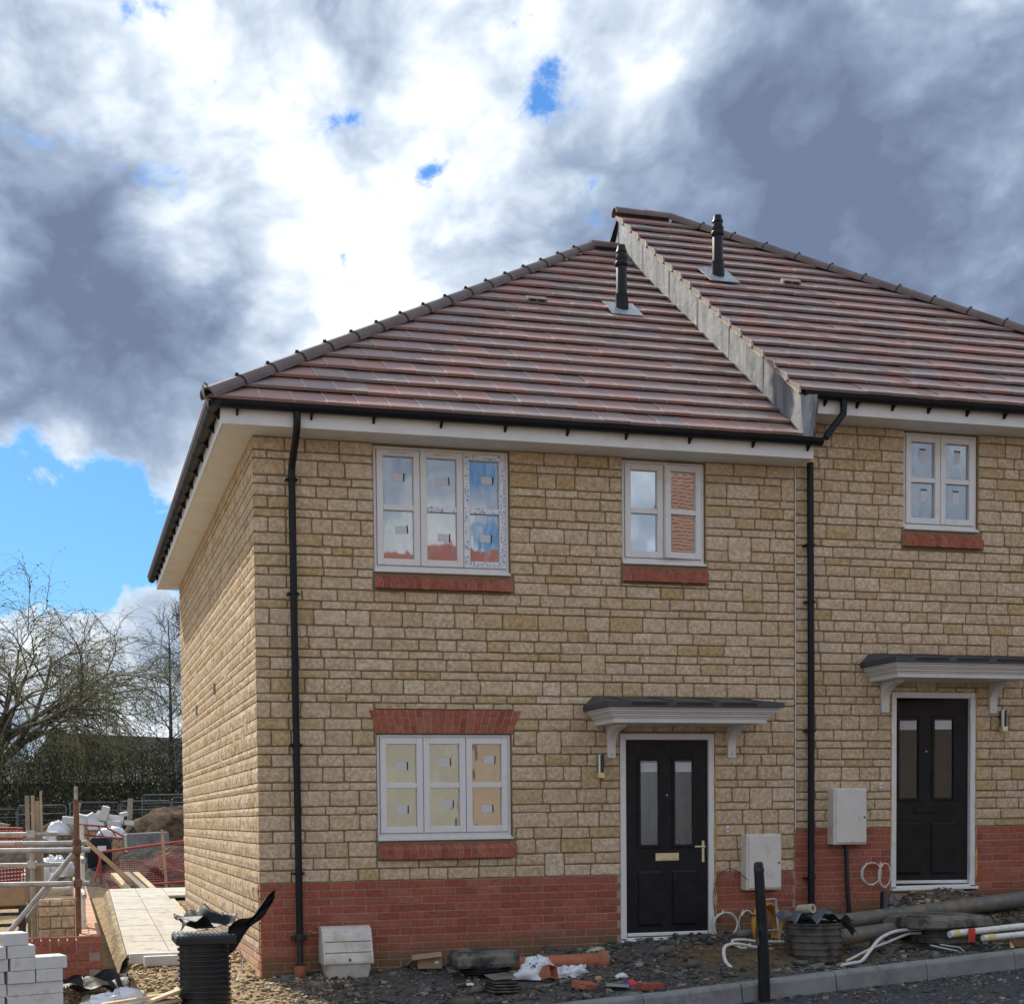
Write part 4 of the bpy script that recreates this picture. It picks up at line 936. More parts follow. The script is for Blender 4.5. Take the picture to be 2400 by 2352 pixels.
MB().add([(VX, EY-.03, E1+.02), (VX+.10, EY-.035, E1+.02), (VX+.16, EY-.03, E2-.02), (VX, EY+.02, E2-.01), (VX-.004, EY+.2, E1+.24)], [(0, 1, 2, 3), (0, 3, 4)]).build('lead_end', 'lead', pw)
# gable behind the ridge step
MB().add([(VX+.03, YR-.4, rz1-.3), (VX+.03, YR+.4, rz1-.3), (VX+.03, YR, rz2-.02)], [(0, 1, 2)]).build('gable_end', 'lead', pw)
# mortar bedding and clips along the verge
pbr('bedding', (.46, .41, .29), .95, 14, .15, 60, .6, .006)
m = MB(); rr = random.Random(2); n = 90; V = []
for k in range(n+1):
    y = EY+.01+4.42*k/n; zz = E2+(y-EY)*tn; a = .030+.022*float(fbm(np.array(k*.35), np.array(2.), 3, 4)); d = rr.uniform(0, .007)
    V += [(VX-.014, y, zz+.030), (VX-.024-d, y, zz+.014), (VX-.020-d, y, zz-a+.014), (VX+.01, y, zz-a+.010)]
m.add(V, [(4*k+j, 4*k+j+1, 4*k+j+5, 4*k+j+4) for k in range(n) for j in range(3)])
m.build('verge_mortar', 'bedding', deck2)
for k in range(NC):
    q = slopeM(0, EY, E2) @ Vector((VX-.032, k*GA+.012, .030)); MB().bbox((q.x-.010, q.y-.016, q.z-.045), (q.x+.014, q.y+.010, q.z+.034), .004).build('verge_clip', 'galv', deck2)
# flues
def flue(house, deck, x, y, E, top):
    z = E+(y-EY)*tn; f = MB().lathe([(.062, -.1), (.062, top-z-.22), (.056, top-z-.21)], (x, y, z), 20).build('flue', 'gutter_black', house, smooth=True)
    MB().lathe([(.070, 0), (.076, .01), (.076, .045), (.070, .055)], (x, y, top-.235), 20).lathe([(.066, .05), (.072, .06), (.072, .095), (.060, .10), (.056, .155), (.066, .160), (.052, .20), (.046, .235), (.02, .24)], (x, y, top-.235), 20).build('cowl', 'gutter_black', f, smooth=True)
    MB().lathe([(.085, -.09), (.080, .10), (.072, .17), (.074, .18), (.074, .20), (.064, .205)], (x, y, z+.02), 20).build('flue_collar', 'gutter_black', f, smooth=True)
    MB().box((-.19, -.20, .052), (.19, .20, .062), M=Matrix.Translation((x, y, z)) @ Matrix.Rotation(PIT, 4, 'X')).build('flashing_plate', 'sheet_lead', f)
pbr('sheet_lead', (.33, .36, .40), .4, 9, .2, 30, .2, .006, metal=.4)
flue(house1, deck1, 4.63, 2.146, E1, 8.045); flue(house2, deck2, 5.888, 2.211, E2, 8.534)
for h, E, x, y in ((house1, E1, 3.58, 2.17), (house2, E2, 6.837, 2.214)):
    M = Matrix.Translation((x, y, E+(y-EY)*tn)) @ Matrix.Rotation(PIT, 4, 'X')
    v = MB().box((-.12, -.03, .045), (.12, .05, .085), M=M).build('roof_vent', 'tile', h); MB().box((-.09, -.034, .052), (-.01, -.029, .078), M=M).box((.01, -.034, .052), (.09, -.029, .078), M=M).build('vent_slot', 'felt', v)

# ================================================================== things in front of the houses
# gas meter box standing against the plinth
gb = thing('gas_meter_box', 'cream plastic gas meter box standing on the gravel against the brick plinth', 'meter box', (.78, 0, .0))
def loft(m, secs):          # secs: list of closed rings with equal counts
    n = len(secs[0]); b = len(m.v)
    for s in secs: m.v += [tuple(p) for p in s]
    for i in range(len(secs)-1):
        for k in range(n): m.f.append((b+i*n+k, b+i*n+(k+1) % n, b+(i+1)*n+(k+1) % n, b+(i+1)*n+k)); m.t.append(0.)
    m.f.append(tuple(b+k for k in range(n))[::-1]); m.f.append(tuple(b+(len(secs)-1)*n+k for k in range(n))); m.t += [0., 0.]
    return m
def rrect(hw, y0, y1, z, r=.03):
    o = []
    for cx, cy, a0 in ((hw-r, y1-r, 0), (-hw+r, y1-r, 90), (-hw+r, y0+r, 180), (hw-r, y0+r, 270)):
        for k in range(4): a = math.radians(a0+30*k); o.append((cx+r*math.cos(a), cy+r*math.sin(a), z))
    return o
m = MB(); loft(m, [rrect(.195, -.235, -.012, -.06), rrect(.205, -.25, -.012, .0), rrect(.222, -.275, -.012, .11), rrect(.226, -.280, -.012, .13)]); m.build('lower_body', 'gasbox', gb, smooth=True)
pr = [(-.012, .455), (-.09, .464), (-.135, .458), (-.170, .442), (-.196, .418), (-.216, .385), (-.232, .34), (-.252, .26), (-.280, .18), (-.292, .145), (-.292, .125), (-.285, .115), (-.012, .115)]
m = MB().prism(pr, 0, -.236, .236); lid = m.build('lid', 'gasbox', gb)
for zz, yy in ((.325, -.2362), (.225, -.2645)): MB().box((-.22, yy-.002, zz-.004), (.22, yy+.01, zz+.004)).build('groove', 'pipe_grey', lid)
MB().lathe([(.012, 0), (.012, .005)], n=10, M=Matrix.Translation((.01, -.288, .158)) @ Matrix.Rotation(math.pi/2, 4, 'X')).build('lock', 'print_dark', lid)
MB().tube([(-.236, -.05, .40), (-.30, -.05, .40), (-.315, -.03, .40), (-.315, -.003, .40)], .011, 8).lathe([(.03, 0), (.028, .014)], n=12, M=Matrix.Translation((-.315, -.0035, .40)) @ Matrix.Rotation(math.pi/2, 4, 'X')).build('copper_pipe', 'terracotta', gb)

# corrugated chamber risers
def riser(name, label, loc, r, z0, z1, ribs, mat, rot=(0, 0, 0)):
    t = thing(name, label, 'drain chamber', loc, rot); prof = []; p = (z1-z0)/ribs
    for k in range(ribs):
        b = z0+k*p; prof += [(r-.016, b), (r-.016, b+p*.42), (r, b+p*.52), (r+.002, b+p*.72), (r, b+p*.92), (r-.016, b+p)]
    MB().lathe(prof, n=36, cap=False).build('ribbed_wall', mat, t, smooth=True)
    MB().lathe([(r-.03, z1-.002), (r-.04, z0)], n=28, cap=False).build('inner_wall', 'felt', t, smooth=True)
    MB().lathe([(r-.016, z1), (r-.002, z1+.004), (r-.002, z1+.02), (r-.034, z1+.02), (r-.034, z1-.01)], n=36, cap=False).build('rim', mat, t, smooth=True)
    return t
b1 = riser('drain_chamber', 'tall black ribbed drain chamber standing in sunlight by the house corner', (-.63, -1.0, -.12), .225, -.1, .56, 15, 'black_plastic')
# its square moulded top with ribbed lid edge
def sheet(name, mat, pts_fn, nu, nv, parent=None, thick=.002, **kw):
    V = []; Fc = []
    for j in range(nv+1):
        for i in range(nu+1): V.append(pts_fn(i/nu, j/nv))
    for j in range(nv):
        for i in range(nu): k = j*(nu+1)+i; Fc.append((k, k+1, k+nu+2, k+nu+1))
    n = len(V); V2 = [(p[0], p[1], p[2]-thick) for p in V]; Fc += [tuple(q+n for q in f[::-1]) for f in Fc]
    ed = [i for i in range(nu+1)]+[(j+1)*(nu+1)-1 for j in range(1, nv+1)]+[nv*(nu+1)+i for i in range(nu-1, -1, -1)]+[j*(nu+1) for j in range(nv-1, 0, -1)]
    for a, b in zip(ed, ed[1:]+ed[:1]): Fc.append((a, a+n, b+n, b))
    return MB().add(V+V2, Fc).build(name, mat, parent, smooth=2, **kw)
m = MB().bbox((-.255, -.25, .555), (.255, .25, .625), .01); fr = m.build('square_top', 'black_plastic', b1)
for k in range(13): MB().bbox((-.245+k*.038, -.245, .6255), (-.245+k*.038+.028, .245, .637), .004).build('ridge', 'sheet_grey', fr)
def fold(u, v):
    a = 2*math.pi*u; rr = .25*(.35+.65*v); h = .07+.06*math.sin(a*2+.6)*v+.05*math.sin(a*5+v*4)*v*(1-v)+.10*(1-v)*max(0, math.sin(a))
    return (.02+rr*math.cos(a)*1.0, .02+rr*math.sin(a)*.85, h)
sheet('plastic_sheet', 'sheet_black', lambda u, v: (-.62+(u-.5)*.46+.03*math.sin(v*7), -1.02+(v-.5)*.34, .55+.085*math.sin(u*4+v*3)**2+.05*math.sin(u*10+v*6)**2+.08*max(0, v-.5)*2), 26, 14, label='crumpled black plastic sheet lying on the tall sunlit chamber', cat='plastic sheet')
sheet('plastic_flap', 'sheet_black', lambda u, v: (-.44+u*.40, -1.22+.05*math.sin(v*5)+.10*v, .58+.29*u**1.4-.05*v+.03*math.sin(u*9+v*4)-.16*(1-u)*v), 16, 6, label='torn end of black plastic sticking up beside the tall sunlit chamber', cat='plastic sheet')
MB().tube(spline([(-.40, -1.02, .32), (-.32, -.92, .36), (-.30, -.90, .22), (-.36, -1.0, .10), (-.41, -1.02, .14)], 6), .005, 5).build('wire_loop', 'cable_white', label='thin wire loop hanging off the tall sunlit chamber', cat='wire')

# risers by the kerb on the right
b2 = riser('drain_chamber', 'ribbed grey chamber without a lid behind the kerb, grey sheeting stuffed in its mouth', (5.09, -1.15, .0), .26, -.02, .42, 7, 'chamber_dusty')
sheet('sheeting', 'sheet_grey', lambda u, v: (5.09+(u-.5)*.62, -1.16+(v-.5)*.40, .44+.05*math.sin(u*6+1)**2+.05*math.sin(v*5+u*9)**2+.03*math.sin(u*17)**2-.10*max(0, abs(u-.5)*2-.75)), 26, 12, label='crumpled grey sheeting stuffed in the open chamber behind the kerb', cat='plastic sheet')
sheet('sheeting_tail', 'sheet_grey', lambda u, v: (5.28+.20*u, -1.30+.16*v, .49-.16*u*u+.03*math.sin(v*9+u*5)), 10, 8, label='loose tail of grey sheeting hanging right of the open chamber', cat='plastic sheet')
MB().lathe([(.046, 0), (.046, .16), (.024, .16), (.024, 0)], n=18, M=TR((5.02, -1.02, .55), rx=1.45, rz=.35)).build('cardboard_roll', 'bedding', smooth=True, label='short pale roll lying on the open chamber sheeting', cat='roll')
b3 = riser('drain_chamber', 'ribbed brown chamber capped by a thick square black cover right of the grey pipe', (6.50, -1.08, .08), .31, -.08, .27, 6, 'chamber_dusty')
pbr('cover_muddy', (.030, .032, .036), .7, 6, .3, 40, .4, .006, dirt=((.19, .165, .13), 5, .9, .12))
V = []; m = MB(); rr = random.Random(4)
ringp = [(-.43, -.26), (-.15, -.33), (.12, -.30), (.44, -.22), (.46, .22), (.2, .30), (-.25, .30), (-.45, .22)]
loft(m, [[(x*.96, y*.96, .262) for x, y in ringp], [(x*1.02, y*1.02, .285+rr.uniform(-.006, .006)) for x, y in ringp], [(x, y, .355+rr.uniform(-.014, .014)) for x, y in ringp], [(x*.86, y*.86, .385+rr.uniform(-.008, .008)) for x, y in ringp]]); m.build('cover', 'cover_muddy', b3)

# grey drain pipes lying behind the chambers
MB().tube([(5.35, -.72, .36), (6.3, -.68, .43), (7.3, -.60, .50), (9.4, -.5, .66)], .085, 16).build('drain_pipe', 'pipe_grey', smooth=True, label='long grey drain pipe lying behind the chambers on the right', cat='pipe')
MB().tube([(5.42, -1.02, .26), (6.28, -.98, .33)], .085, 14).build('drain_pipe', 'pipe_grey', smooth=True, label='short muddy pipe between the two chambers behind the kerb', cat='pipe')
MB().tube([(5.46, -1.15, .12), (5.62, -1.30, .12), (5.72, -1.25, .22), (5.9, -1.05, .20)], .075, 10).build('black_duct', 'dusty_black', smooth=True, label='stub of black duct beside the open chamber', cat='duct')
MB().tube([(5.45, -1.38, .02), (5.58, -1.47, .03)], .055, 12).build('pipe_stub', 'terracotta', smooth=True, label='rusty pipe stub at the foot of the open chamber', cat='pipe')
MB().tube([(6.42, -.32, .25), (6.56, -.12, .62)], .042, 12).build('duct_stub', 'black_plastic', smooth=True, label='short black duct leaning on the brick below the right meter box', cat='duct')
# white cables
def cable(pts, r, label, mat='cable_white', n=6): return MB().tube(spline(pts, n), r*.8, 7).build('cable', mat, smooth=True, label=label, cat='cable')
cable([(6.22, -1.2, .338), (6.074, -1.2, .335), (5.852, -1.292, .33), (5.647, -1.383, .28), (5.49, -1.475, .193), (5.335, -1.567, .105), (5.186, -1.658, .10), (5.009, -1.75, .095)], .020, 'white cable arching from the kerb to the covered chamber')
cable([(6.22, -1.2, .30), (6.074, -1.2, .294), (5.804, -1.287, .237), (5.557, -1.375, .189), (5.314, -1.462, .123), (5.19, -1.55, .109)], .016, 'straighter white cable crossing under the arched one by the covered chamber')
cable([(4.115, -1.38, .063), (4.087, -1.311, .128), (4.107, -1.243, .215), (4.178, -1.174, .253), (4.325, -1.106, .254), (4.513, -1.037, .216), (4.718, -.969, .18), (4.826, -.9, .16)], .020, 'thick white cable curling from the gravel behind the post')
cable([(5.014, -.75, .218), (4.742, -.775, .234), (4.541, -.8, .26), (4.424, -.825, .258), (4.424, -.85, .227), (4.509, -.875, .185), (4.576, -.9, .226)], .016, 'thin white cable looping behind the curled cable near the post')
def coil(cx, cz, y, r1, r2, turns, tail, label, rad=.009):
    pts = [tail, (tail[0]-.03, -.02, tail[2]-.03)]
    for k in range(int(turns*10)):
        a = math.radians(100)+2*math.pi*k/10; q = 1+.05*math.sin(k*.9); pts.append((cx+r1*q*math.cos(a), y-.012*(k/10), cz+r2*q*math.sin(a)))
    return cable(pts, rad, label, n=4)
coil(4.755, .335, -.045, .132, .13, 3.1, (4.764, .0, .485), 'coiled white cable hanging on the wall right beside the shut door')
coil(5.005, .335, -.04, .085, .14, 1.2, (4.991, .0, .478), 'half-hidden white cable loop on the wall under the left meter box')
coil(6.46, .82, -.03, .115, .115, 1.6, (6.43, .0, .94), 'round white cable coil on the brick left of the ajar door', .008)
coil(6.62, .80, -.03, .07, .125, 1.6, (6.60, .0, .94), 'narrow white cable loop overlapping the round coil by the ajar door', .008)
cable([(4.97, -.118, .80), (4.86, -.06, .90), (4.76, -.05, .90), (4.66, -.05, .78), (4.625, -.05, .60), (4.66, -.05, .42), (4.70, -.06, .36)], .005, 'thin black wire arching from the left meter box past the door frame', 'black_plastic')

# yellow duct coil on a small trolley frame
ro = thing('cable_trolley', 'steel hand trolley carrying a coil of yellow duct behind the open chamber', 'trolley', (4.985, -.62, .12), (0, 0, .35))
for s in (-1, 1): MB().tube([(s*.09, 0, 0), (s*.09, .06, .50)], .014, 8).build('upright', 'galv', ro)
MB().tube([(-.09, .06, .50), (.09, .06, .50)], .014, 8).build('cross_bar', 'galv', ro); MB().tube([(-.09, .02, .20), (.09, .02, .20)], .010, 8).build('cross_bar', 'galv', ro)
MB().bbox((-.10, -.12, 0), (.10, .02, .012), .003).build('toe_plate', 'galv', ro)
yc = thing('duct_coil', 'coil of yellow duct hung on the trolley by the open chamber', 'coil', (4.985, -.62, .10), (0, 0, .35))
for k in range(4):
    rr_ = .215-.012*(k % 2); pts = [(rr_*math.cos(a)*.78+.05, .10+.024*k+.01*math.sin(a), .26+rr_*math.sin(a)) for a in np.linspace(0, 2*math.pi, 26)]
    MB().tube(pts, .017, 7, cap=False).build('turn', 'cable_yellow', yc, smooth=True)
MB().tube([(-.12, .09, .36), (-.135, .14, .37), (-.12, .20, .36)], .007, 5).build('tie', 'print_dark', yc)

# post by the kerb
po = thing('post', 'slim black post leaning slightly in front of the kerb near the shut door', 'post', (4.036, -2.10, -.15), (0, 0, 0))
V = [Vector((0, 0, -.1)), Vector((-.006, .0, .3)), Vector((-.03, .002, .8)), Vector((-.052, .004, 1.16)), Vector((-.054, .004, 1.195)), Vector((-.055, .004, 1.208))]
MB().tube(V, .045, 18, rad=[.050, .049, .044, .041, .038, .026]).build('shaft', 'post_black', po, smooth=True)
MB().lathe([(.043, 0), (.044, .01), (.044, .03), (.042, .04)], (-.050, .003, 1.12), 18).build('cap_ring', 'black_plastic', po)
MB().tube([(-.075, -.02, .50), (-.079, -.02, .60), (-.080, -.02, .64)], .016, 8).build('catch', 'dusty_black', po)

# rubbish along the wall
cb = thing('cardboard_box', 'small torn cardboard box lying against the plinth right of the gas box', 'cardboard box', (1.60, -.14, .035), (0, 0, -.25))
MB().box((-.12, -.08, 0), (.12, -.074, .11)).box((-.12, .074, 0), (.12, .08, .13)).box((-.12, -.08, 0), (-.114, .08, .12)).box((.114, -.08, 0), (.12, .08, .12)).box((-.12, -.08, 0), (.12, .08, .005)).build('carton', 'cardboard', cb)
MB().box((-.17, -.11, 0), (.11, .02, .005), M=TR((0, -.03, .135), rx=.25, ry=-.12)).build('flap', 'cardboard', cb); MB().box((-.03, -.05, 0), (.10, .04, .005), M=TR((-.20, .02, .05), ry=-.9)).build('flap', 'cardboard', cb)
MB().box((.045, -.0812, .05), (.085, -.0795, .075)).build('label', 'sticker', cb)
cv = thing('drain_cover', 'muddy square drain cover on a plastic frame, lying right of the cardboard box', 'drain cover', (1.98, -.62, .03), (0, 0, .02))
m = MB(); rp = [(-.30, -.17), (-.1, -.20), (.15, -.19), (.31, -.14), (.31, .17), (.1, .20), (-.2, .19), (-.31, .15)]
loft(m, [[(x*.92, y*.92, .06) for x, y in rp], [(x*1.0, y*1.0, .09+.01*math.sin(x*9)) for x, y in rp], [(x, y, .16+.012*math.cos(x*13)) for x, y in rp], [(x*.88, y*.86, .20+.008*math.sin(x*21)) for x, y in rp]]); m.build('cover', 'cover_muddy', cv)
for k, q in ((0, .84), (.022, .9), (.044, .8)): MB().lathe([(.24*q, k), (.26*q, k+.006), (.26*q, k+.014), (.24*q, k+.02)], n=24).build('frame_ring', 'black_plastic', cv)
sk = thing('cover_stack', 'small stack of dark square gully grids on the gravel near the kerb', 'gully grids', (1.92, -1.30, -.06), (0, .03, .12))
for k in range(4):
    w = .125-.006*(k % 2); ox = .012*(k % 3); m = MB().bbox((-w+ox, -w, k*.026), (w+ox, w, k*.026+.018), .006); m.build('grid', 'chamber_dusty', sk)
MB().bbox((-.11, -.10, 0), (.11, .10, .012), .004, M=TR((0, .01, .125), rx=.12, ry=-.08)).build('grid', 'pipe_grey', sk)
# terracotta pipe, plastic bag, pot
tp = thing('clay_pipe', 'clay drain pipe lying along the plinth behind the white bag', 'clay pipe', (2.72, -.62, .095), (0, 0, -.12))
m = MB(); L = .48
MB().tube([(-L, 0, -.02), (L-.09, 0, .0)], .078, 18).build('barrel', 'terracotta', tp, smooth=True); MB().lathe([(.078, 0), (.098, .02), (.10, .09), (.084, .09), (.080, .02)], n=20, M=Matrix.Translation((L-.10, 0, 0)) @ Matrix.Rotation(math.pi/2, 4, 'Y')).build('socket', 'terracotta', tp, smooth=True)
def lump(name, loc, sx, sy, sz, mat, seed, label, cat, nu=26, nv=12, amp=.35, parent=None):
    V = []; Fc = []
    for j in range(nv+1):
        ph = math.pi/2*j/nv
        for i in range(nu):
            a = 2*math.pi*i/nu; k = 1+amp*(float(fbm(np.array(math.cos(a)*2+5+seed), np.array(math.sin(a)*2+ph*2.2), 4, seed))-.5)*2+.10*amp*math.sin(a*7+ph*5+seed)
            V.append((sx*k*math.cos(a)*math.cos(ph)**.7, sy*k*math.sin(a)*math.cos(ph)**.7, sz*k*math.sin(ph)-.01))
    for j in range(nv):
        for i in range(nu): i2 = (i+1) % nu; Fc.append((j*nu+i, j*nu+i2, (j+1)*nu+i2, (j+1)*nu+i))
    o = MB().add(V, Fc).build(name, mat, parent, smooth=2, loc=loc, label=label, cat=cat); return o
bag = lump('plastic_bag', (2.42, -.88, .0), .20, .17, .17, 'bag_white', 3, 'crumpled white plastic bag with purple print in front of the clay pipe', 'plastic bag', amp=.6)
q = lump('bag_tail', (.30, -.03, 0), .17, .11, .10, 'bag_white', 8, None, None, parent=bag, amp=.7)
m = MB(); prn = MB()
for k in range(14): a = 2*math.pi*k/14
def onbag(dx, dz): return (dx, -.118+.35*(dz-.08), dz)
ringpts = [onbag(-.035+.028*math.cos(a), .115+.022*math.sin(a)) for a in np.linspace(0, 6.28, 14)]
prn.tube(ringpts, .006, 5); prn.tube([onbag(-.10, .10), onbag(-.075, .125), onbag(-.065, .10)], .006, 5); prn.tube([onbag(.012, .12), onbag(.03, .135)], .006, 5); prn.tube([onbag(-.115, .13), onbag(-.10, .14)], .006, 5)
prn.build('print', 'blue_print', bag)
pt = thing('clay_pot', 'square clay gully pot tipped over in front of the white bag', 'clay pot', (2.47, -1.03, .045), (1.2, .25, .5))
w = .062; MB().prism([(-w, -w), (w, -w), (w, w), (-w, w)], 2, -.06, -.052).box((-w, -w, -.05), (-w+.01, w, .06)).box((w-.01, -w, -.05), (w, w, .06)).box((-w+.01, -w, -.05), (w-.01, -w+.01, .06)).box((-w+.01, w-.01, -.05), (w-.01, w, .06)).build('pot_wall', 'terracotta', pt)
MB().bbox((-.11, -.055, -.03), (.11, .055, .035), .006).build('brick_piece', 'brick_clean', loc=(2.62, -1.52, -.015), rot=(.2, .15, .3), label='broken red brick lying on the gravel below the white bag', cat='brick')
MB().bbox((-.11, -.05, -.02), (.11, .05, .045), .006).build('brick_piece', 'brick_clean', loc=(3.12, -1.80, -.02), rot=(0, .05, .12), label='red brick lying right against the kerb', cat='brick')
MB().bbox((-.03, -.03, -.015), (.03, .03, .02), .005).build('brick_chip', 'terracotta', loc=(2.57, -1.60, -.02), rot=(.3, .2, .8), label='pink brick chip beside the broken brick', cat='brick chip')
MB().bbox((-.10, -.06, 0), (.10, .06, .004), .001).build('card_scrap', 'kerb', loc=(2.88, -1.64, -.008), rot=(.10, .06, -.4), label='flat grey card scrap lying left of the red and blue litter', cat='card')
lump('litter', (3.04, -1.58, -.01), .055, .04, .05, 'red_print', 5, 'crumpled red wrapper on the gravel near the kerb', 'litter', nu=12, nv=6)
lump('litter', (2.97, -1.60, -.012), .045, .035, .035, 'blue_print', 6, 'crumpled blue wrapper touching the red one', 'litter', nu=12, nv=6)
lump('litter', (3.11, -1.60, -.012), .035, .03, .03, 'bag_white', 7, 'small white scrap right of the red wrapper', 'litter', nu=10, nv=5)
lump('litter', (3.10, -1.22, .01), .07, .04, .045, 'bag_white', 9, 'white paper scrap lying below the shut door', 'litter', nu=12, nv=6)
lump('litter', (2.86, -1.25, .005), .035, .03, .035, 'foam', 10, 'small orange lump beside the white paper scrap', 'litter', nu=10, nv=5)
lump('litter', (1.72, -1.02, -.02), .05, .03, .02, 'bag_white', 12, 'white flake on the gravel below the drain cover', 'litter', nu=10, nv=5)
MB().bbox((-.14, -.018, -.008), (.14, .018, .008), .002).build('wood_offcut', 'timber_pale', loc=(2.30, -.28, .12), rot=(0, -.42, .35), label='yellow splintered wood stick leaning on the heap behind the drain cover', cat='wood')
lump('rubble_lump', (2.05, -.28, .04), .06, .05, .055, 'bedding', 14, 'mortar lump on the soil behind the drain cover', 'mortar lump', nu=12, nv=6)
lump('rubble_lump', (3.25, -.25, .10), .12, .08, .085, 'bedding', 15, 'mortar lump against the plinth left of the shut door', 'mortar lump', nu=14, nv=6)
# torn membrane under the right-hand door
sheet('damp_membrane', 'sheet_grey', lambda u, v: (6.70+.16*u*v+.02*math.sin(v*7), -.05-.10*u*v, .62-.30*v+.02*math.sin(u*5)), 8, 8, label='grey membrane flap hanging under the left end of the ajar door', cat='membrane')

# white-tipped frame lying at the right edge
lf = thing('roof_bars', 'pair of white painted steel bars with a red tag poking in from the right edge', 'steel bars', (6.25, -1.72, .34), (0, 0, 0))
MB().tube([(-.10, 0, -.01), (-.05, 0, .0), (.2, 0, .012), (1.9, .05, .11)], .032, 12).build('bar', 'paint_white', lf, smooth=True)
MB().tube([(.10, -.20, -.03), (.15, -.2, -.03), (1.9, -.12, .05)], .028, 12).build('bar', 'paint_white', lf, smooth=True)
MB().tube([(-.055, 0, -.002), (-.01, 0, .002)], .0345, 12).build('sealant', 'sealant', lf); MB().tube([(.14, -.2, -.03), (.22, -.197, -.026)], .031, 12).build('sealant', 'sealant', lf)
MB().bbox((.07, -.046, -.085), (.145, -.036, .045), .004).build('red_tag', 'red_print', lf)
MB().bbox((.42, -.20, -.13), (2.0, -.17, -.055), .006).build('lower_rail', 'rust', lf); MB().bbox((.40, .02, -.06), (2.0, .045, -.005), .006).build('upper_rail', 'pipe_grey', lf)
for q in (.62, 1.15): MB().lathe([(.028, -.16), (.028, -.05)], (q, -.185, -.03), 10).build('stud', 'rust', lf)
for q in (.38, .55): MB().add([(q, -.215, -.06), (q+.05, -.215, -.13), (q, -.215, -.13)], [(0, 1, 2)]).build('foam_drip', 'sealant', lf)
MB().lathe([(.03, -.03), (.035, 0), (.02, .03)], (.82, .02, .155), 12).build('knob', 'paint_white', lf)
MB().tube([(-.32, -.02, -.10), (-.20, -.03, -.13), (-.02, -.05, -.17)], .009, 8).build('prong', 'steel', lf); MB().tube([(-.20, .0, -.10), (-.02, -.03, -.13), (.02, -.05, -.17)], .008, 8).build('prong', 'steel', lf)
MB().bbox((1.7, -.22, -.52), (1.78, .06, .1), .006).build('support', 'rust', lf)
# a bare bulb glowing inside the first-floor room
lamp = thing('light_bulb', 'small glowing bulb seen through the upstairs left window', 'light bulb', (1.42, .95, 4.30))
t = newmat('bulb'); e = t.n('ShaderNodeEmission', {'Color': (1, .62, .28, 1), 'Strength': 14.}); t.t.links.new(e.outputs[0], t.n('ShaderNodeOutputMaterial').inputs[0])
MB().lathe([(.005, -.04), (.028, -.02), (.032, 0), (.022, .03), (.012, .05)], n=12).build('bulb', 'bulb', lamp, smooth=True); MB().tube([(0, 0, .05), (0, 0, .74)], .004, 5).build('flex', 'cable_white', lamp)

# ================================================================== left side: path, next plot, scaffold
PA = -math.atan(.12/9.64)
def pz(y): return .1+.0207*(y-1.56)
base = MB().add([(-1.16, 1.58, .04), (-.16, 1.58, .04), (-.05, 11.1, .25), (-1.05, 11.1, .25), (-1.16, 1.58, -.1), (-.16, 1.58, -.1), (-.05, 11.1, 0), (-1.05, 11.1, 0)], [(0, 1, 2, 3), (0, 4, 5, 1), (3, 0, 4, 7)])
path = base.build('path', 'bedding', kind='structure')
pbr('haunch', (.36, .285, .175), .95, 9, .35, 25, .9, .04, dirt=((.13, .10, .065), 6, .85))
V = []; Fc = []; n = 60
for k in range(n+1):
    y = 1.45+9.8*k/n; x = -1.175+.12*(y-1.56)/9.64; w = .03+.10*float(fbm(np.array(y*5.), np.array(1.), 3, 2)); h = .20+.16*float(fbm(np.array(y*6.), np.array(4.), 3, 5))
    V += [(x, y, pz(y)-.004), (x-.012-w*.5, y, pz(y)-.05-.02*math.sin(y*9)), (x-w-.05, y, pz(y)-h)]
for k in range(n):
    for j in (0, 1): i = k*3+j; Fc.append((i, i+1, i+4, i+3))
MB().add(V, Fc).build('concrete_haunch', 'haunch', path)
sm = MB().bbox((.004, .004, -.04), (.446, .596, 0), .004).mesh('paving_slab', 'slab')
for j in range(16):
    for i in (0, 1, 2, 3, 4):
        y = 1.56+j*.6
        if i > 1 and y < 9.3: continue
        o = link('paving_slab', sm, path, (-1.17+.12*(y-1.56)/9.64+i*.45, y, pz(y)+random.uniform(-.002, .002)), (math.atan(.0207), 0, PA))
for k, (x, y, z, rz) in enumerate(((-.93, 1.36, .03, .03), (-.80, 1.14, .02, .06))):
    MB().bbox((-.22, -.05, 0), (.22, .05, .10), .005).build('concrete_block', 'block_white', loc=(x, y, z), rot=(0, 0, rz), label=('white block lying against the near end of the paved path', 'white block lying in front of another at the near end of the path')[k], cat='block')

# unfinished brick wall of the next plot
NW = thing('brick_wall', 'low unfinished red brick wall of the next plot, left of the path', 'brick wall', (-1.55, 0, 0), world=True)
core = MB().box((-1.652, .008, -.2), (-1.470, 13.2, .43)).box((-3.3, .008, -.2), (-1.6525, .20, .40)).build('wall_core', 'mortar_brick', NW); r = random.Random(9)
k = 0
for z in (.365, .29, .215, .14, .065, -.01):
    x = -1.46-(.0 if k % 2 else .1125)
    if k == 0: x = -1.46
    first = True
    while x > -3.2:
        w = (.215 if first else .065) if k == 0 else .215
        h = .07
        link('brick', brick_mesh(w, h, .05, 'brick_clean'), core, (x-w, r.uniform(-.003, .003), z), (0, 0, 0)); x -= w+.012; first = False
    k += 1
for row, (xa, wd) in enumerate(((-1.652, .088), (-1.556, .096))):
    y = .02+.1*row
    while y < 13.1:
        link('brick', brick_mesh(.215, .04, wd, 'brick_dusty_sunlit'), core, (xa, y+.215, .402+r.uniform(-.003, .003)), (0, 0, -math.pi/2)); y += .226
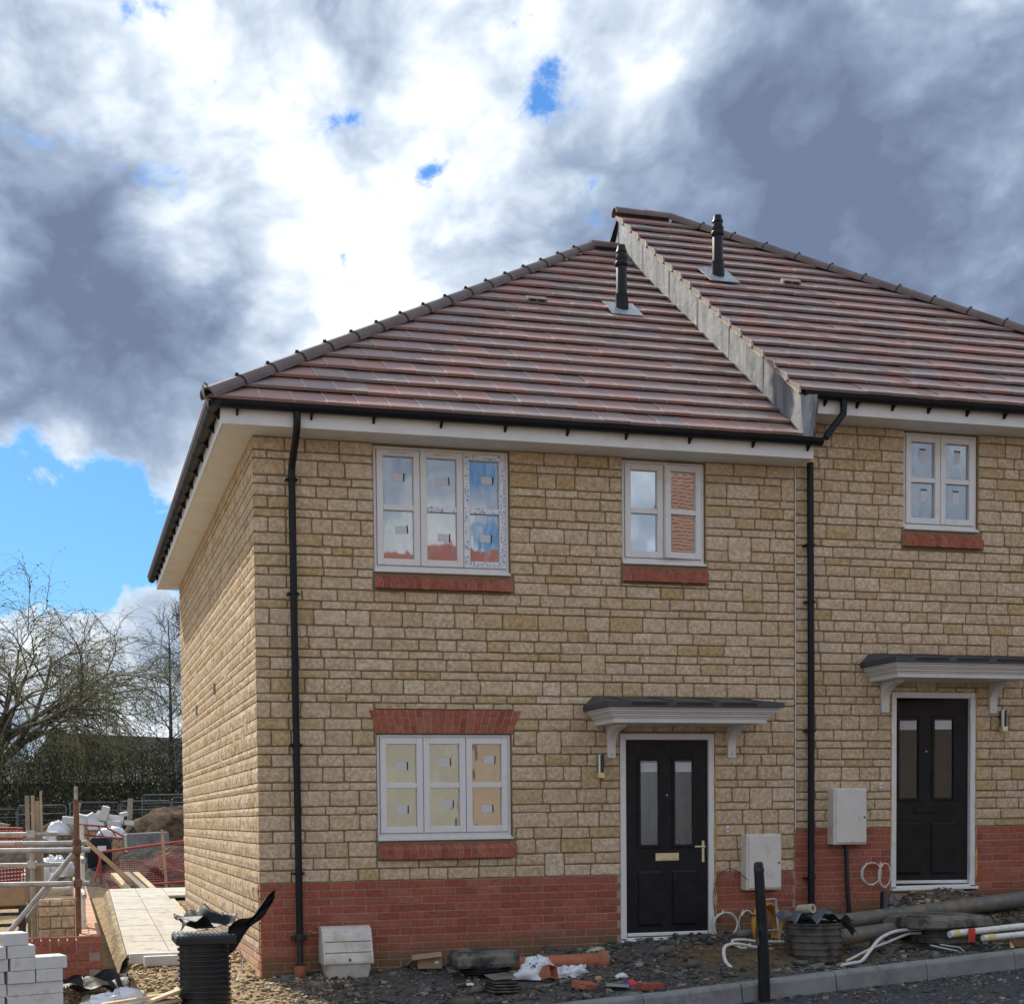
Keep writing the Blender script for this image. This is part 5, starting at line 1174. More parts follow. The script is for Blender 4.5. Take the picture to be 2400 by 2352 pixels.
for z in (.33, .25, .17, .09):
    y = .02+r.uniform(0, .1)
    while y < 8: link('brick', brick_mesh(.215, .065, .03, 'brick_clean'), core, (-1.460, y, z), (0, 0, math.pi/2)); y += .226
SW2 = thing('stone_wall', 'short piece of buff block walling behind the scaffold standard', 'stone wall', (-1.85, 1.0, 0), world=True)
core = MB().box((-2.02, 1.01, -.1), (-1.68, 1.2, .715)).build('wall_core', 'mortar', SW2); k = 0; z = .02
while z < .68:
    h = r.choice((.075, .1, .12)); x = -2.02
    while x < -1.70:
        w = min(r.uniform(.10, .2), -1.68-x)
        if -1.68-x-w < .05: w = -1.68-x
        V, Fc = stone_piece((x, x+w, z, min(z+h, .715)), r); MB().add([(a, 1.01-d, b) for a, b, d in V], Fc, r.uniform(.01, 1)).build('stone', 'stone', core); x += w
    z += h
# scaffold
sc = thing('scaffold', 'rusty tube scaffold with two close rails and a diagonal brace at the left edge', 'scaffold', (-1.65, .3, 0), world=True)
MB().tube([(-1.655, .3, -.1), (-1.652, .3, 1.68)], .026, 12).build('standard', 'rust', sc, smooth=True); MB().tube([(-1.652, .3, 1.66), (-1.650, .3, 1.80)], .019, 10).build('spigot', 'galv', sc, smooth=True)
for z, x1, y in ((1.275, -1.565, .36), (1.214, -1.535, .24), (.905, -1.545, .24)):
    MB().tube([(-3.6, y, z+.012), (x1, y, z)], .0245, 12).build('ledger', 'galv', sc, smooth=True)
    MB().bbox((-1.69, y-.035 if y < .3 else .27, z-.04), (-1.615, y+.08 if y < .3 else y+.02, z+.04), .01).build('coupler', 'rust', sc)
for z in (1.12, .80): MB().tube([(-1.60, -.05, z), (-1.60, 1.9, z)], .024, 10).build('transom', 'galv', sc, smooth=True)
MB().tube([(-1.69, .45, 1.17), (-2.42, .2, .30)], .024, 10).build('brace', 'galv', sc, smooth=True); MB().tube([(-1.70, 1.9, 1.12), (-2.25, 1.6, .35)], .024, 10).build('brace', 'galv', sc, smooth=True)
for z, x1 in ((1.03, -1.745), (1.35, -1.83)): MB().tube([(-3.6, 2.0, z), (x1, 2.0, z)], .024, 10).build('ledger', 'galv', sc, smooth=True)
MB().tube([(-2.10, 2.0, -.1), (-2.10, 2.0, 1.3)], .024, 10).build('standard', 'galv', sc)
for z in (1.03, 1.35): MB().bbox((-2.145, 1.94, z-.04), (-2.06, 2.03, z+.04), .008).build('coupler', 'galv', sc)
MB().tube([(-1.60, .9, .42), (-1.60, .9, 1.44)], .022, 10).build('white_post', 'paint_white', smooth=True, label='white sleeved upright right behind the rusty scaffold standard', cat='post')
for k, (xa, xb, zt) in enumerate(((-2.16, -2.115, 1.755), (-2.10, -2.062, 1.755), (-2.058, -2.012, 1.70), (-2.010, -1.985, 1.80))):
    MB().bbox((xa, 2.10, 0), (xb, 2.16, zt), .003).build('timber_post', ('timber_grey', 'timber')[k % 2], label='%s of the four upright timbers behind the scaffold' % ('leftmost', 'second from left', 'shortest', 'tallest, rightmost')[k], cat='timber', group='upright timbers behind the scaffold')
pk = thing('brick_pack', 'shrink-wrapped pack of cream bricks resting on rails at the left edge', 'brick pack', (-2.55, 1.2, .655))
MB().bbox((-.55, 0, 0), (.40, .5, .19), .01).build('bricks', 'cardboard', pk); MB().bbox((-.552, -.002, .191), (.402, .502, .20), .004).build('top_wrap', 'timber_pale', pk)
tr = thing('trestle', 'dark steel trestle under the pack of cream bricks at the left edge', 'trestle', (-2.55, 1.2, .0))
for k in range(5): MB().bbox((-.6, .02, .12+k*.11), (.40, .06, .15+k*.11), .004).build('rail', 'dusty_black', tr)
MB().bbox((.33, .0, 0), (.39, .3, .654), .006).build('leg', 'dusty_black', tr); MB().bbox((-.6, .0, 0), (-.54, .3, .654), .006).build('leg', 'dusty_black', tr)
MB().bbox((-.6, .1, .62), (.40, .45, .654), .006).build('deck', 'rust', tr)

# stack of white blocks
ords = ['lowest', 'second', 'third', 'fourth', 'fifth', 'sixth', 'seventh']
Mst = Matrix.Translation((-1.79, -1.55, -.10)) @ Rz(math.radians(17))
rows = [[(0, .44), (.45, .44)], [(0, .44), (.45, .44)], [(0, .44), (.45, .44)], [(0, .215), (.225, .215), (.45, .44)], [(.225, .19), (.425, .20), (.635, .3)], [(.215, .22), (.45, .4)], [(.27, .20), (.49, .40)]]
bl = MB(); places = ['right end', 'second from right', 'third from right']
for k, row in enumerate(rows):
    for j, (a, w) in enumerate(row):
        o = MB().bbox((-a-w+.003, 0, 0), (-a-.003, .215, .096), .004).build('concrete_block', 'block_white', loc=Mst @ Vector((random.uniform(-.01, .01), random.uniform(-.012, .012), .03+k*.0985)), rot=(0, 0, math.radians(17)+random.uniform(-.03, .03)),
            label='white block in the %s course of the lower left stack, %s' % (ords[k], places[j]), cat='block', group='stacked white blocks')
o = MB().bbox((-.44, 0, 0), (0, .215, .096), .004).build('concrete_block', 'block_white', loc=Mst @ Vector((.03, .0, .03+4*.0985)), rot=(0, .0, math.radians(16)), label='white block lying loose on the right shoulder of the stack at lower left', cat='block', group='stacked white blocks')
MB().bbox((-1.0, -.02, 0), (.02, .24, .028), .004).build('pallet_board', 'timber_grey', loc=Mst.to_translation(), rot=(0, 0, math.radians(17)), label='grey board under the stack of white blocks at lower left', cat='board')
# rubbish on the sandy ground
sheet('membrane', 'sheet_black', lambda u, v: (-1.85+.62*u, -.62+.5*v, .0+.05*math.sin(u*7+v*3)**2+.07*v+.03*math.sin(v*11+u*4)), 22, 10, label='black membrane lying in front of the low brick wall', cat='plastic sheet')
lump('torn_sack', (-1.34, -.95, -.07), .24, .15, .12, 'bag_white', 21, 'torn whitish sack lying right of the stacked blocks', 'sack', amp=.75)
for k, (x, y, z, L, w, rz, ry, m_, lb) in enumerate(((-1.17, -1.15, .0, .72, .05, .42, -.05, 'timber_pale', 'upper pale plank lying in front of the torn sack'), (-1.22, -1.25, -.05, .80, .10, .40, -.04, 'timber', 'broad lower plank lying in front of the torn sack'),
        (-.98, -1.12, .01, .34, .08, .55, -.20, 'timber_pale', 'short plank propped on rubble right of the torn sack'), (-1.08, -1.45, -.09, .62, .03, .30, .03, 'timber', 'thin batten at the bottom edge below the planks'), (-.82, -1.62, -.09, .16, .06, 1.2, 0, 'timber_pale', 'wood end left of the tall chamber at the bottom edge'), (-.46, -1.68, -.09, .14, .06, .9, 0, 'timber_pale', 'wood end right below the tall chamber'), (-.12, -1.62, -.10, .16, .07, .5, 0, 'timber_pale', 'pale wood end at the bottom edge right of the tall chamber'))):
    MB().bbox((-L/2, -w/2, -.012), (L/2, w/2, .012), .003).build('plank', m_, loc=(x, y, z), rot=(0, ry, rz), label=lb, cat='plank')
MB().bbox((-.10, -.07, -.09), (.10, .07, .03), .005).build('timber_block', 'timber_grey', loc=(-.97, -1.02, -.05), rot=(0, .1, .4), label='dark timber block under the propped plank', cat='timber')
MB().tube([(-1.02, -1.52, -.12), (-1.025, -1.52, -.02)], .014, 8).build('steel_pin', 'steel', label='short steel pin standing in the sand at the bottom edge', cat='pin')
for k, (x, y, s, lb) in enumerate(((-.88, -1.2, .05, 'grey stone lump right of the planks'), (-.62, -1.5, .04, 'small stone left of the tall chamber foot'), (-1.35, -1.38, .06, 'pale stone lump below the broad plank'), (-1.55, -.42, .09, 'brown stone on the black membrane'))):
    lump('stone_lump', (x, y, float(gz(x, y))-.01), s*1.4, s, s*.8, 'bedding', 40+k, lb, 'stone', nu=12, nv=6)

# ================================================================== site behind
def mound(name, cx, cy, rx, ry, h, z0, seed, mat, label=None, n=46):
    u = np.linspace(-1.25, 1.25, n); X, Y = np.meshgrid(u, u); d = np.sqrt(X**2+Y**2)
    Z = z0-.3+(h+.3)*np.clip(1-d**1.6, -.2, 1)*(.65+.75*fbm(X*2.2+seed, Y*2.2, 4, seed))+.10*h*(fbm(X*9+seed, Y*9, 3, seed)-.5)
    I = np.arange(n*n).reshape(n, n); F = np.stack([I[:-1, :-1], I[:-1, 1:], I[1:, 1:], I[1:, :-1]], -1).reshape(-1, 4)
    return link(name, npmesh(name, np.stack([cx+X*rx, cy+Y*ry, Z], -1).reshape(-1, 3), F, mat), kind='structure')
t = newmat('earth'); n1 = t.noise(t.pos, 3.5, 6, .7); n2 = t.noise(t.pos, 14, 5, .7)
finish(t, t.mix(t.sm(n1, .35, .68), (.055, .040, .028), (.185, .125, .075)), .97, t.m('ADD', n1, t.m('MULTIPLY', n2, .5)), 1., .12, spec=.1)
t = newmat('earth_dark'); n1 = t.noise(t.pos, 5, 6, .7); n2 = t.noise(t.pos, 20, 5, .7)
finish(t, t.mix(t.sm(n1, .35, .68), (.030, .028, .027), (.11, .095, .080)), .97, t.m('ADD', n1, t.m('MULTIPLY', n2, .5)), 1., .10, spec=.15)
mound('spoil_bank', .6, 17.2, 3.2, 2.4, .75, .1, 3, 'earth_dark'); mound('spoil_bank', -2.6, 19, 2.4, 2.6, .95, .1, 8, 'earth_dark'); mound('spoil_heap', 1.3, 27, 2.6, 2.6, 1.75, .15, 5, 'earth', n=60); mound('spoil_heap', -1.6, 27.5, 2.2, 2.2, 1.35, .15, 11, 'earth', n=60); mound('spoil_heap', 5.0, 30, 3.5, 3, 1.6, .2, 15, 'earth'); mound('spoil_heap', -6, 26, 3.4, 3, .9, .2, 17, 'earth_dark')
mound('spoil_bank', -.1, 13.6, .5, .35, .55, .0, 19, 'earth_dark', n=24)
# heap of white blocks
r = random.Random(12)
for k, (x, z, lb) in enumerate([(-1.33, 1.576, 'small white block peeping over the heap just right of the scaffold standard'), (-1.305, 1.462, 'white block lying flat right of the scaffold standard on the heap'), (-1.151, 1.531, 'white block tipped sideways in the middle of the heap'), (-1.013, 1.444, 'squarish white block at the centre front of the heap'), (-0.899, 1.599, 'long white block tilted upward in the heap'), (-0.687, 1.697, 'white block standing upright, tallest of the heap'), (-0.621, 1.496, 'bright white block tilted beside the upright one on the heap'), (-0.411, 1.499, 'thin white block right of the bright tilted one'), (-0.422, 1.396, 'flat white block lowest at the right of the heap'), (-0.96, 1.323, 'white block half buried at the bottom of the heap'), (-1.65, 1.509, 'white block left of the scaffold standard on the heap'), (-0.163, 1.668, 'small white pipe piece lying right above the brown heap'), (-0.01, 1.413, 'white block lying apart on the brown heap')]):
    s = r.uniform(.75, 1.05)*(.55 if k > 10 else 1); ry = (.2, 0, -.5, .1, -.75, -1.3, -.6, .1, .05, 0, .1, -.2, .1)[k]
    MB().bbox((-.24*s, -.11*s, -.12*s), (.24*s, .11*s, .12*s), .01).build('rubble_block', 'block_white', loc=(x, 26+r.uniform(-.15, .15), z), rot=(r.uniform(-.4, .4), ry, r.uniform(-.5, .5)), label=lb, cat='block', group='white blocks dumped on the spoil')
lump('rubble_sack', (-1.95, 26.0, 1.12), .32, .25, .36, 'bag_white', 31, 'tied white rubble sack at the left end of the dumped blocks', 'sack'); lump('rubble_sack', (-2.25, 25.6, .95), .22, .2, .22, 'bag_white', 33, 'smaller whitish sack below the tied sack on the spoil', 'sack'); lump('rubble_sack', (-.55, 24.6, 1.05), .38, .25, .26, 'bag_white', 35, 'cream sack lying below the dumped white blocks', 'sack')
for k, (x, z0, z1, lean) in enumerate(((-1.62, 1.1, 2.05, .25), (.0, 1.1, 2.12, .05))): MB().bbox((-.07, -.03, 0), (.07, .03, z1-z0), .005).build('timber_stump', 'timber_grey', loc=(x, 26.4, z0), rot=(.05, lean, .2), label=('grey board leaning out of the white block heap', 'grey stake standing right of the white block heap')[k], cat='timber')
lump('tarpaulin', (1.95, 24.0, 1.05), .35, .3, .50, 'bag_white', 37, 'white tarpaulin showing beside the far edge of the side wall', 'tarpaulin', amp=.6)
# steel mesh fence
r = random.Random(3)
fx = [(-7.5, 38.5, -5.3, 38.2), (-5.25, 38.4, -3.55, 39.2), (-3.5, 39.2, -1.75, 38.6), (-1.60, 38.6, .22, 39.6), (.30, 39.4, 2.15, 38.8), (1.2, 41.2, 3.3, 40.4), (2.2, 38.8, 4.3, 39.3)]
names = ['left of the timbers, at the frame edge', 'behind the upright timbers', 'between the timbers and the scaffold standard', 'behind the dumped white blocks', 'right of the white blocks', 'farther back above the brown heap', 'ending at the side wall']
for k, (xa, ya, xb, yb) in enumerate(fx):
    L = math.hypot(xb-xa, yb-ya); z0 = .35; H = (1.72, 1.62, 1.75, 1.85, 1.88, 2.15, 2.0)[k]
    f = thing('fence_panel', 'steel mesh fence panel %s' % names[k], 'fence panel', (xa, ya, z0), (0, 0, math.atan2(yb-ya, xb-xa)), 'site fence panels')
    MB().tube([(0, 0, 0), (0, 0, H-.08), (.08, 0, H), (L-.08, 0, H), (L, 0, H-.08), (L, 0, 0)], .028, 6).build('frame', 'fence_steel', f)
    MB().tube([(0, 0, H-.34), (L, 0, H-.30)], .022, 6).build('rail', 'fence_steel', f)
    m = MB()
    for q in range(1, int(L/.09)): m.tube([(q*.09, 0, .05), (q*.09, 0, H-.02)], .0028, 3, cap=False)
    for q in range(1, 8): m.tube([(0, 0, q*.24), (L, 0, q*.24)], .0028, 3, cap=False)
    m.build('wire_mesh', 'fence_steel', f); MB().bbox((-.2, -.15, -.12), (.25, .15, .02), .02).build('foot', 'dusty_black', f)
# red barriers and orange net
rb = thing('red_rail', 'red pipe guard rail running behind the paved path to the side wall', 'guard rail', (-1.14, 13, 0), world=True)
MB().tube(spline([(-1.13, 13.05, .28), (-1.15, 13.03, .82), (-1.10, 13.02, .90), (-.9, 13.0, .925), (.35, 13.0, 1.07), (1.6, 13.0, 1.2)], 6), .024, 8).build('rail', 'red_plastic', rb, smooth=True)
MB().tube([(-1.13, 13.0, .80), (-1.26, 12.9, .35)], .02, 8).build('stay', 'red_plastic', rb); MB().tube([(-.95, 12.6, .24), (1.6, 12.5, .42)], .02, 8).build('lower_rail', 'red_plastic', rb)
def net(name, label, f, nu, nv, mat='net_orange', rad=.006):
    m = MB()
    for i in range(nu+1): m.tube([f(i/nu, j/12) for j in range(13)], rad, 3, cap=False)
    for j in range(nv+1): m.tube([f(i/24, j/nv) for i in range(25)], rad*1.2, 3, cap=False)
    return m.build(name, mat, label=label, cat='netting')
net('barrier_net', 'sagging orange barrier netting strung behind the paved path', lambda u, v: (-1.05+2.2*u, 13.25+.18*math.sin(u*8+v*3)+.25*v, .18+(.42+.32*u+.05*math.sin(u*13))*v+.05*math.sin(u*5)), 48, 13, rad=.005)
net('barrier_net', 'orange netting heaped on the bank at the side wall', lambda u, v: (.1+1.3*u, 15.2+.6*v+.1*math.sin(u*9), .35+.55*v+.1*math.sin(u*7+v*5)), 30, 10, rad=.006)
net('barrier_net', 'dark red netting seen through the scaffold at the left edge', lambda u, v: (-4.2+2.05*u, 8.0+.1*math.sin(u*9), .28+.55*v+.02*math.sin(u*9)), 44, 10, rad=.011, mat='net_orange')
net('barrier_net', 'upper strip of red netting above the scaffold rails at the left edge', lambda u, v: (-5.0+2.55*u, 10.5+.1*math.sin(u*7), .95+.42*v+.02*math.sin(u*9)), 44, 8, rad=.011, mat='net_orange')
fb = thing('fallen_barrier', 'red barrier frame lying collapsed in front of the dumped sacks', 'barrier', (-1.2, 20.5, 1.05))
MB().tube([(-.35, 0, .36), (.35, 0, .30), (1.0, .1, -.06), (.55, 0, .02), (-.2, 0, .12), (-.35, 0, .36)], .022, 6).build('frame', 'red_plastic', fb)
for q in (-.1, .2, .5): MB().tube([(q, 0, .34-.2*max(0, q)), (q+.12, 0, .06)], .016, 6).build('bar', 'red_plastic', fb)
MB().bbox((-.6, -.1, -1.0), (-.5, .1, .05), .01).build('prop', 'rust', fb)
dr = thing('water_butt', 'dark blue-black tank with a white label behind the red rail', 'tank', (-1.05, 17.5, .3)); loft(MB(), [rrect(.24, -.3, .3, 0, .08), rrect(.27, -.34, .34, .45, .1), rrect(.26, -.32, .32, .72, .1), rrect(.20, -.25, .25, .82, .1)]).build('tank_body', 'sheet_black', dr, smooth=True)
MB().bbox((-.05, -.35, .50), (.14, -.318, .64), .004).build('label', 'sticker', dr)
MB().bbox((0, 0, 0), (1.0, .5, .45), .02).build('concrete_slab', 'kerb', loc=(-.35, 19.5, .72), rot=(0, -.04, .1), label='grey concrete slab lying under the collapsed red barrier', cat='concrete slab')
MB().bbox((-.025, -.015, -.1), (.025, .015, 1.05), .002).build('stake', 'timber', loc=(.06, 12.85, .26), rot=(0, -.06, 0), label='wooden stake holding the netting near the side wall', cat='stake')
MB().bbox((-.62, -.02, -.04), (.62, .02, .04), .003).build('plank', 'timber', loc=(-1.0, 12.0, .73), rot=(0, .76, .0), label='long plank sloping down from the scaffold to the far end of the path', cat='plank')
for k, (x, l, rz) in enumerate(((-.92, .75, 1.9), (-.66, .85, 1.95), (-.50, .8, 1.95))): MB().bbox((-l/2, -.06, -.02), (l/2, .06, .05), .004).build('plank', ('timber_pale', 'timber_grey', 'timber_pale')[k], loc=(x+.1, 12.0, .36), rot=(0, -.35, rz), label='%s of the three short planks at the far end of the path' % ('leftmost', 'middle', 'rightmost')[k], cat='plank')
pt2 = [('lowest', 0), ('second', 1), ('third', 2), ('top', 3)]
for nm, k in pt2:
    p_ = thing('pallet', '%s of the tilted pallets stacked at the far left edge' % nm, 'pallet', (-3.75, 22.0, .72+k*.22), (.05, .28-.06*k, .3), 'tilted pallets at the left edge')
    for q in range(4): MB().bbox((-.55, -.45+q*.28, .10), (.55, -.35+q*.28, .125), .003).build('top_board', 'timber', p_)
    for q in (-.5, 0, .45): MB().bbox((q-.05, -.46, 0), (q+.05, .5, .1), .003).build('runner', 'timber_grey', p_)
for k, (x, y, z) in enumerate(((-2.3, 14.5, .75), (-1.95, 14.8, .9))): lump('plastic_roll', (x, y, z-.5), .3, .25, .35, 'bag_white', 50+k, ('left', 'right')[k]+' bundle of white plastic seen through the scaffold', 'plastic bundle', amp=.7)
mb = thing('crowd_barrier', 'white steel barrier frame seen through the scaffold rails', 'barrier', (-2.0, 9.0, .35)); MB().tube(spline([(-.25, 0, .9), (-.26, 0, .25), (-.2, 0, .12), (.3, 0, .1), (.5, 0, .3)], 5), .018, 8).build('frame', 'paint_white', mb)

# ================================================================== trees, barn, far thicket
class Twigs:
    def __init__(s): s.V = []; s.F = []; s.n = 0
    def add(s, pts, rad, k=4):
        P = np.array(pts, float); m = len(P); d = np.gradient(P, axis=0); d /= np.linalg.norm(d, axis=1, keepdims=True)+1e-9
        up = np.where(np.abs(d[:, 2:3]) > .9, np.array([[1., 0, 0]]), np.array([[0, 0, 1.]])); a = np.cross(d, up); a /= np.linalg.norm(a, axis=1, keepdims=True); b = np.cross(a, d)
        th = np.arange(k)*2*np.pi/k; R = np.array(rad, float)[:, None, None]
        s.V.append((P[:, None]+R*(a[:, None]*np.cos(th)[None, :, None]+b[:, None]*np.sin(th)[None, :, None])).reshape(-1, 3))
        i = np.arange(m-1)[:, None]*k+np.arange(k)[None]; i2 = np.arange(m-1)[:, None]*k+(np.arange(k)[None]+1) % k
        s.F.append(np.stack([i, i2, i2+k, i+k], -1).reshape(-1, 4)+s.n); s.n += m*k
    def link(s, name, mat, parent): return link(name, npmesh(name, np.concatenate(s.V), np.concatenate(s.F), mat, smooth=True), parent)
def curve(p, d, L, n, wob, droop, R):
    pts = [np.array(p, float)]; d = np.array(d, float)
    for i in range(n):
        d = d+R.normal(0, wob, 3)+np.array([0, 0, -droop*(i+1)/n]); d /= np.linalg.norm(d); pts.append(pts[-1]+d*L/n)
    return np.array(pts), d
for nm, c in (('bark', (.10, .085, .062)), ('bark_dark', (.038, .033, .030)), ('twig_green', (.25, .225, .105)), ('twig_dark', (.055, .046, .038))): pbr(nm, c, .9, 3, .3, 20, .3, .01)
t = newmat('leaf_willow'); c = t.ramp(tintfac(t), [(0, (.055, .075, .020)), (.5, (.10, .125, .030)), (1, (.16, .18, .05))]); finish(t, c, .7)
t = newmat('leaf_dark'); c = t.ramp(tintfac(t), [(0, (.012, .020, .008)), (.5, (.030, .048, .016)), (1, (.06, .085, .028))]); finish(t, c, .7)
def leaves(pts, size, R, hang=.6):
    n = len(pts); a = R.normal(0, 1, (n, 3)); a[:, 2] -= hang; a /= np.linalg.norm(a, axis=1, keepdims=True); b = np.cross(a, R.normal(0, 1, (n, 3))); b /= np.linalg.norm(b, axis=1, keepdims=True)
    L = size*R.uniform(.6, 1.4, n)[:, None]; w = L*.28
    V = np.stack([pts, pts+a*L*.5+b*w, pts+a*L, pts+a*L*.5-b*w], 1).reshape(-1, 3); F = np.arange(4*n).reshape(n, 4); return V, F, R.uniform(.01, 1, n)
def tree(label, loc, H, spec, seed, name='tree', leafm=None, nleaf=0, lsize=.12, bark='bark', twig='twig_dark', group=None):
    R = np.random.default_rng(seed); T_ = Twigs(); B = Twigs(); tips = []
    lean, levels = spec
    root = thing(name, label, 'tree', loc, group=group)
    trunk, d0 = curve((0, 0, -.3), lean, levels[0]['L'], 10, levels[0]['wob'], levels[0]['droop'], R); r0 = levels[0]['r']
    T_.add(trunk, np.linspace(r0, r0*levels[0].get('tip', .55), len(trunk)), 8)
    gen = [(trunk, np.linspace(r0, r0*levels[0].get('tip', .55), len(trunk)))]
    for li, lv in enumerate(levels[1:]):
        nxt = []
        for pts, rad in gen:
            for k in range(lv['n']):
                u = lv['from']+(1-lv['from'])*(k+R.uniform(0, 1))/lv['n']; i = min(int(u*(len(pts)-1)), len(pts)-2); fr = u*(len(pts)-1)-i
                p = pts[i]*(1-fr)+pts[i+1]*fr; ax = pts[i+1]-pts[i]; ax /= np.linalg.norm(ax)
                q = R.normal(0, 1, 3); q -= ax*q.dot(ax); q /= np.linalg.norm(q); d = ax*math.cos(lv['ang'])+q*math.sin(lv['ang'])*R.uniform(.7, 1.3); d[2] += lv.get('up', 0); d /= np.linalg.norm(d)
                L = lv['L']*R.uniform(.6, 1.25)*(1-lv.get('taper', 0)*u); c, _ = curve(p, d, L, lv.get('seg', 6), lv['wob'], lv['droop'], R); rr = np.linspace(rad[i]*lv['rf'], max(rad[i]*lv['rf']*.3, .006), len(c))
                if lv.get('r'): rr = np.linspace(lv['r'], lv['r']*.5, len(c))
                (B if lv.get('twig') else T_).add(c, rr, 3 if lv.get('twig') else 5); nxt.append((c, rr))
                if lv.get('twig'): tips.append(c)
        gen = nxt
    T_.link('trunk', bark, root)
    crown = B.link('crown', twig, root)
    if nleaf and tips:
        pts = np.concatenate(tips); pts = pts[R.integers(0, len(pts), nleaf)]+R.normal(0, .05, (nleaf, 3)); V, F, tn = leaves(pts, lsize, R); link('leaves', npmesh('leaves', V, F, leafm, tn), root, kind='stuff')
    return root
WIL = ((.16, -.05, 1.), [dict(L=7.2, r=.42, wob=.07, droop=0, tip=.6), dict(n=9, **{'from': .55}, L=7.5, ang=.85, wob=.13, droop=-.02, rf=.62, seg=9, up=.25, taper=.25), dict(n=8, **{'from': .25}, L=3.6, ang=.75, wob=.16, droop=.05, rf=.55, seg=7, up=.1), dict(n=7, **{'from': .15}, L=2.3, ang=.7, wob=.17, droop=.22, rf=.5, r=.022, seg=6), dict(n=8, **{'from': .1}, L=1.9, ang=.6, wob=.10, droop=.5, rf=.5, r=.0085, seg=6, twig=1)])
wt = tree('big spreading willow with drooping bare twigs at the left edge', (-5.6, 52, .4), 12, WIL, 4, 'willow_tree', 'leaf_willow', 12000, .10, 'bark', 'twig_green'); wt.scale = (.93, .93, .86)
BAR = ((.03, 0, 1.), [dict(L=11.6, r=.17, wob=.035, droop=0, tip=.12), dict(n=34, **{'from': .12}, L=3.3, ang=1.05, wob=.12, droop=-.04, rf=.36, seg=7, up=.15, taper=.72), dict(n=9, **{'from': .2}, L=1.2, ang=.7, wob=.15, droop=.02, rf=.5, r=.014, seg=5, up=.1, taper=.3), dict(n=5, **{'from': .2}, L=.6, ang=.7, wob=.14, droop=.02, rf=.5, r=.008, seg=4, twig=1)])
tree('slim bare tree standing just left of the far side wall edge', (3.45, 56, .5), 11, BAR, 9, 'bare_tree', None, 0, .1, 'bark_dark', 'twig_dark', 'bare trees')
tree('second bare tree mostly hidden behind the side wall', (5.6, 60, .5), 11, BAR, 14, 'bare_tree', None, 0, .1, 'bark_dark', 'twig_dark', 'bare trees')
# dark barn behind the thicket
pbr('barn_metal', (.026, .028, .022), .85, 2, .25); pbr('barn_wall', (.022, .022, .020), .9, 2, .2)
bn = thing('barn', 'low dark barn roof showing above the thicket on the left', 'barn', (3, 66, .5))
MB().box((-6.6, 0, 0), (9, 8, 3.4)).build('wall', 'barn_wall', bn); MB().prism([(0, 0), (8, 0), (8, 3.9), (4, 4.6), (0, 3.2)], 0, -20, -6.62).build('dark_backing', 'barn_wall', bn)  # low dark block added to close bright sky gaps behind the thicket
MB().add([(-7.3, -.4, 3.2), (9.4, -.4, 3.2), (9.4, 8.4, 3.2), (-7.3, 8.4, 3.2), (-5.6, 3.6, 6.35), (9.4, 3.6, 5.7), (9.4, 4.4, 5.7), (-5.6, 4.4, 6.35)], [(0, 1, 5, 4), (1, 2, 6, 5), (2, 3, 7, 6), (3, 0, 4, 7), (4, 5, 6, 7)]).build('roof', 'barn_metal', bn)
# thicket: dense hanging twigs and small leaves, reads as one mass
R = np.random.default_rng(77); TW = Twigs()
for k in range(1500):
    x = R.uniform(-14, 9); y = R.uniform(47, 60); h = 2.9+2.3*float(fbm(np.array(x*.35+3), np.array(y*.2), 3, 6))
    if k % 3 == 0: c, _ = curve((x, y, .3), (R.normal(0, .15), 0, 1), h*R.uniform(.6, 1.1), 7, .10, 0, R); TW.add(c, np.linspace(.05, .012, len(c)), 3)
    else: c, _ = curve((x, y, h*R.uniform(.75, 1.1)+.5), (R.normal(0, .5), R.normal(0, .5), .3), R.uniform(1.2, 2.8), 7, .08, .5, R); TW.add(c, np.linspace(.016, .008, len(c)), 3)
th = TW.link('thicket', 'twig_dark', None); th['kind'] = 'stuff'; th['label'] = 'dark tangled thicket filling the background left of the house'; th['category'] = 'thicket'
n = 80000; x = R.uniform(-15, 9, n); y = R.uniform(46.5, 61, n); zt = 2.9+2.5*fbm(x*.35+3, y*.2, 3, 6); z = .4+zt*R.uniform(0, 1, n)**.8
k = fbm(x*1.1, z*.45+y*.3, 3, 9) > .44; pts = np.stack([x, y, z], -1)[k]
V, F, tn = leaves(pts, .10, R, 1.4); o = link('thicket_leaves', npmesh('thicket_leaves', V, F, 'leaf_dark', tn), kind='stuff', label='dull green young leaves hanging through the thicket', cat='foliage')
k = R.random(len(pts)) < .16; V, F, tn = leaves(pts[k]+np.array([0, -.6, 0]), .15, R, 1.4); link('willow_fringe', npmesh('willow_fringe', V, F, 'leaf_willow', tn), kind='stuff', label='yellow-green hanging willow fringe in front of the thicket', cat='foliage')

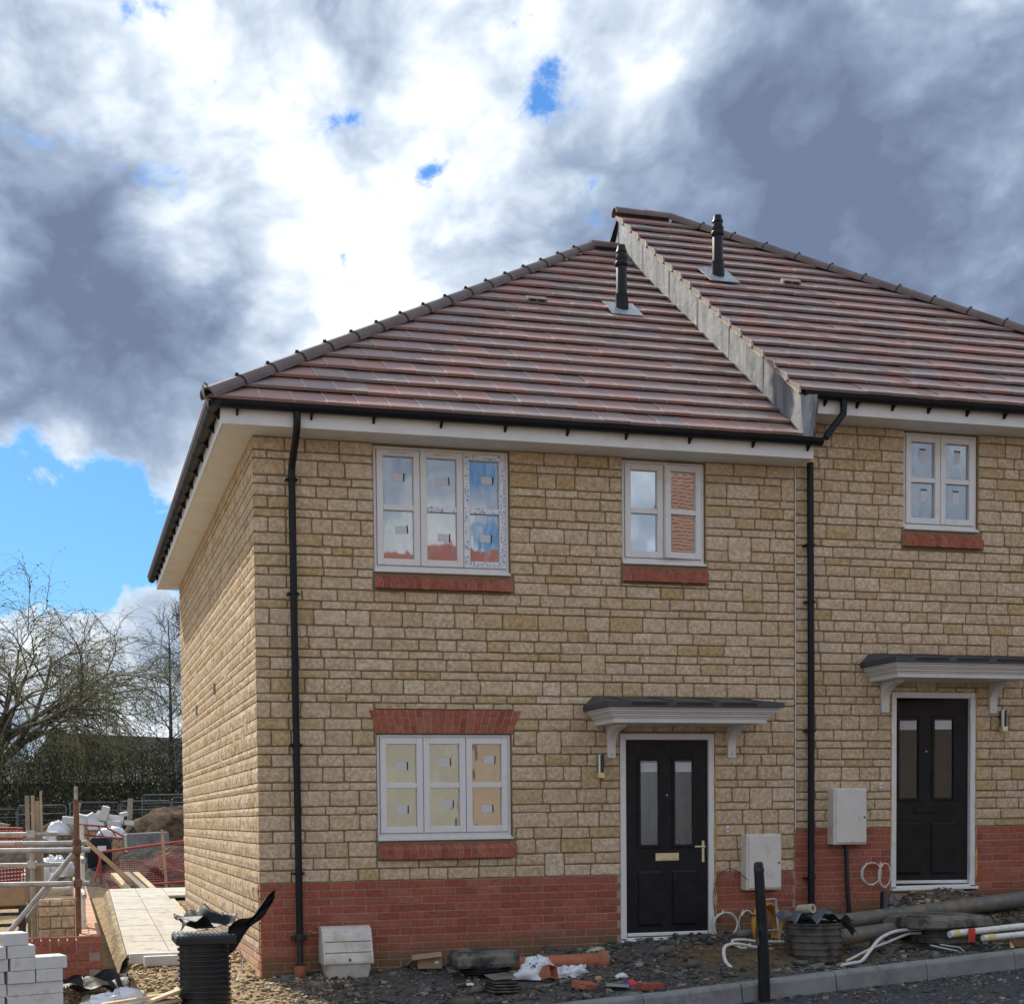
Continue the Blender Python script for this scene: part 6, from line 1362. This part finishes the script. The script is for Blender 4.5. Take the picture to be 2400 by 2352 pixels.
# ================================================================== houses across the road (mirrored in the panes)
t = newmat('far_brick'); uv = t.n('ShaderNodeSeparateXYZ', {0: t.pos})
co = t.n('ShaderNodeCombineXYZ', {0: t.m('ADD', uv.outputs[0], uv.outputs[1]), 1: uv.outputs[2]}).outputs[0]
bt = t.n('ShaderNodeTexBrick', {'Vector': co, 'Scale': 1., 'Color1': (.175, .050, .034, 1), 'Color2': (.125, .038, .028, 1), 'Mortar': (.27, .20, .165, 1), 'Mortar Size': .016, 'Brick Width': .225, 'Row Height': .075}); bt.offset = .5
finish(t, bt.outputs[0], .9)
pbr('far_cream', (.40, .37, .295), .9, 1, .1); pbr('far_ochre', (.40, .295, .20), .9, 1, .08); pbr('far_roof', (.27, .075, .045), .8, 2, .15); pbr('far_glass', (.05, .06, .07), .1)
def far_house(label, x0, x1, y0, y1, ez, rz_, wall, gable=False):
    f = thing('house', label, 'house', (x0, y1, -.4), world=True)
    MB().box((x0, y0, -.6), (x1, y1, ez)).build('wall', wall, f); ym = (y0+y1)/2; o = .4
    if gable:
        xm = (x0+x1)/2; MB().add([(x0-o, y0-o, ez-.2), (x0-o, y1+o, ez-.2), (xm, y0-o, rz_), (xm, y1+o, rz_), (x1+o, y0-o, ez-.2), (x1+o, y1+o, ez-.2)], [(0, 1, 3, 2), (2, 3, 5, 4)]).build('roof', 'far_roof', f)
        MB().add([(x0, y1-.01, ez), (x1, y1-.01, ez), (xm, y1-.01, rz_-.2)], [(0, 1, 2)]).add([(x0, y0, ez), (x1, y0, ez), (xm, y0, rz_-.2)], [(0, 1, 2)]).build('gable', wall, f)
    else: MB().add([(x0-o, y1+o, ez-.2), (x1+o, y1+o, ez-.2), (x1+o, ym, rz_), (x0-o, ym, rz_), (x0-o, y0-o, ez-.2), (x1+o, y0-o, ez-.2)], [(0, 1, 2, 3), (3, 2, 5, 4)]).build('roof', 'far_roof', f)
    return f
f1 = far_house('cream walled house across the road, mirrored in the ground floor window', 1.0, 9.3, -33, -24, 5.4, 9.9, 'far_cream')
f2 = far_house('ochre house with an orange tiled roof across the road, mirrored upstairs', 9.6, 12.6, -33, -24, 5.4, 10.1, 'far_ochre')
for f, xs in ((f1, (3.0,)), (f2, (11.6,))):
    for x in xs:
        for z in (3.1,): w = MB().box((x-.6, -23.99, z), (x+.6, -23.96, z+1.2)).build('window', 'fascia', f); MB().box((x-.52, -23.958, z+.08), (x+.52, -23.95, z+1.12)).build('pane', 'far_glass', w)
far_house('tall red brick gable across the road, mirrored in the open casement', 12.2, 15.3, -16.5, -12.5, 8.8, 10.6, 'far_brick', True)

for o in bpy.data.objects:
    if '_world' in o: del o['_world']
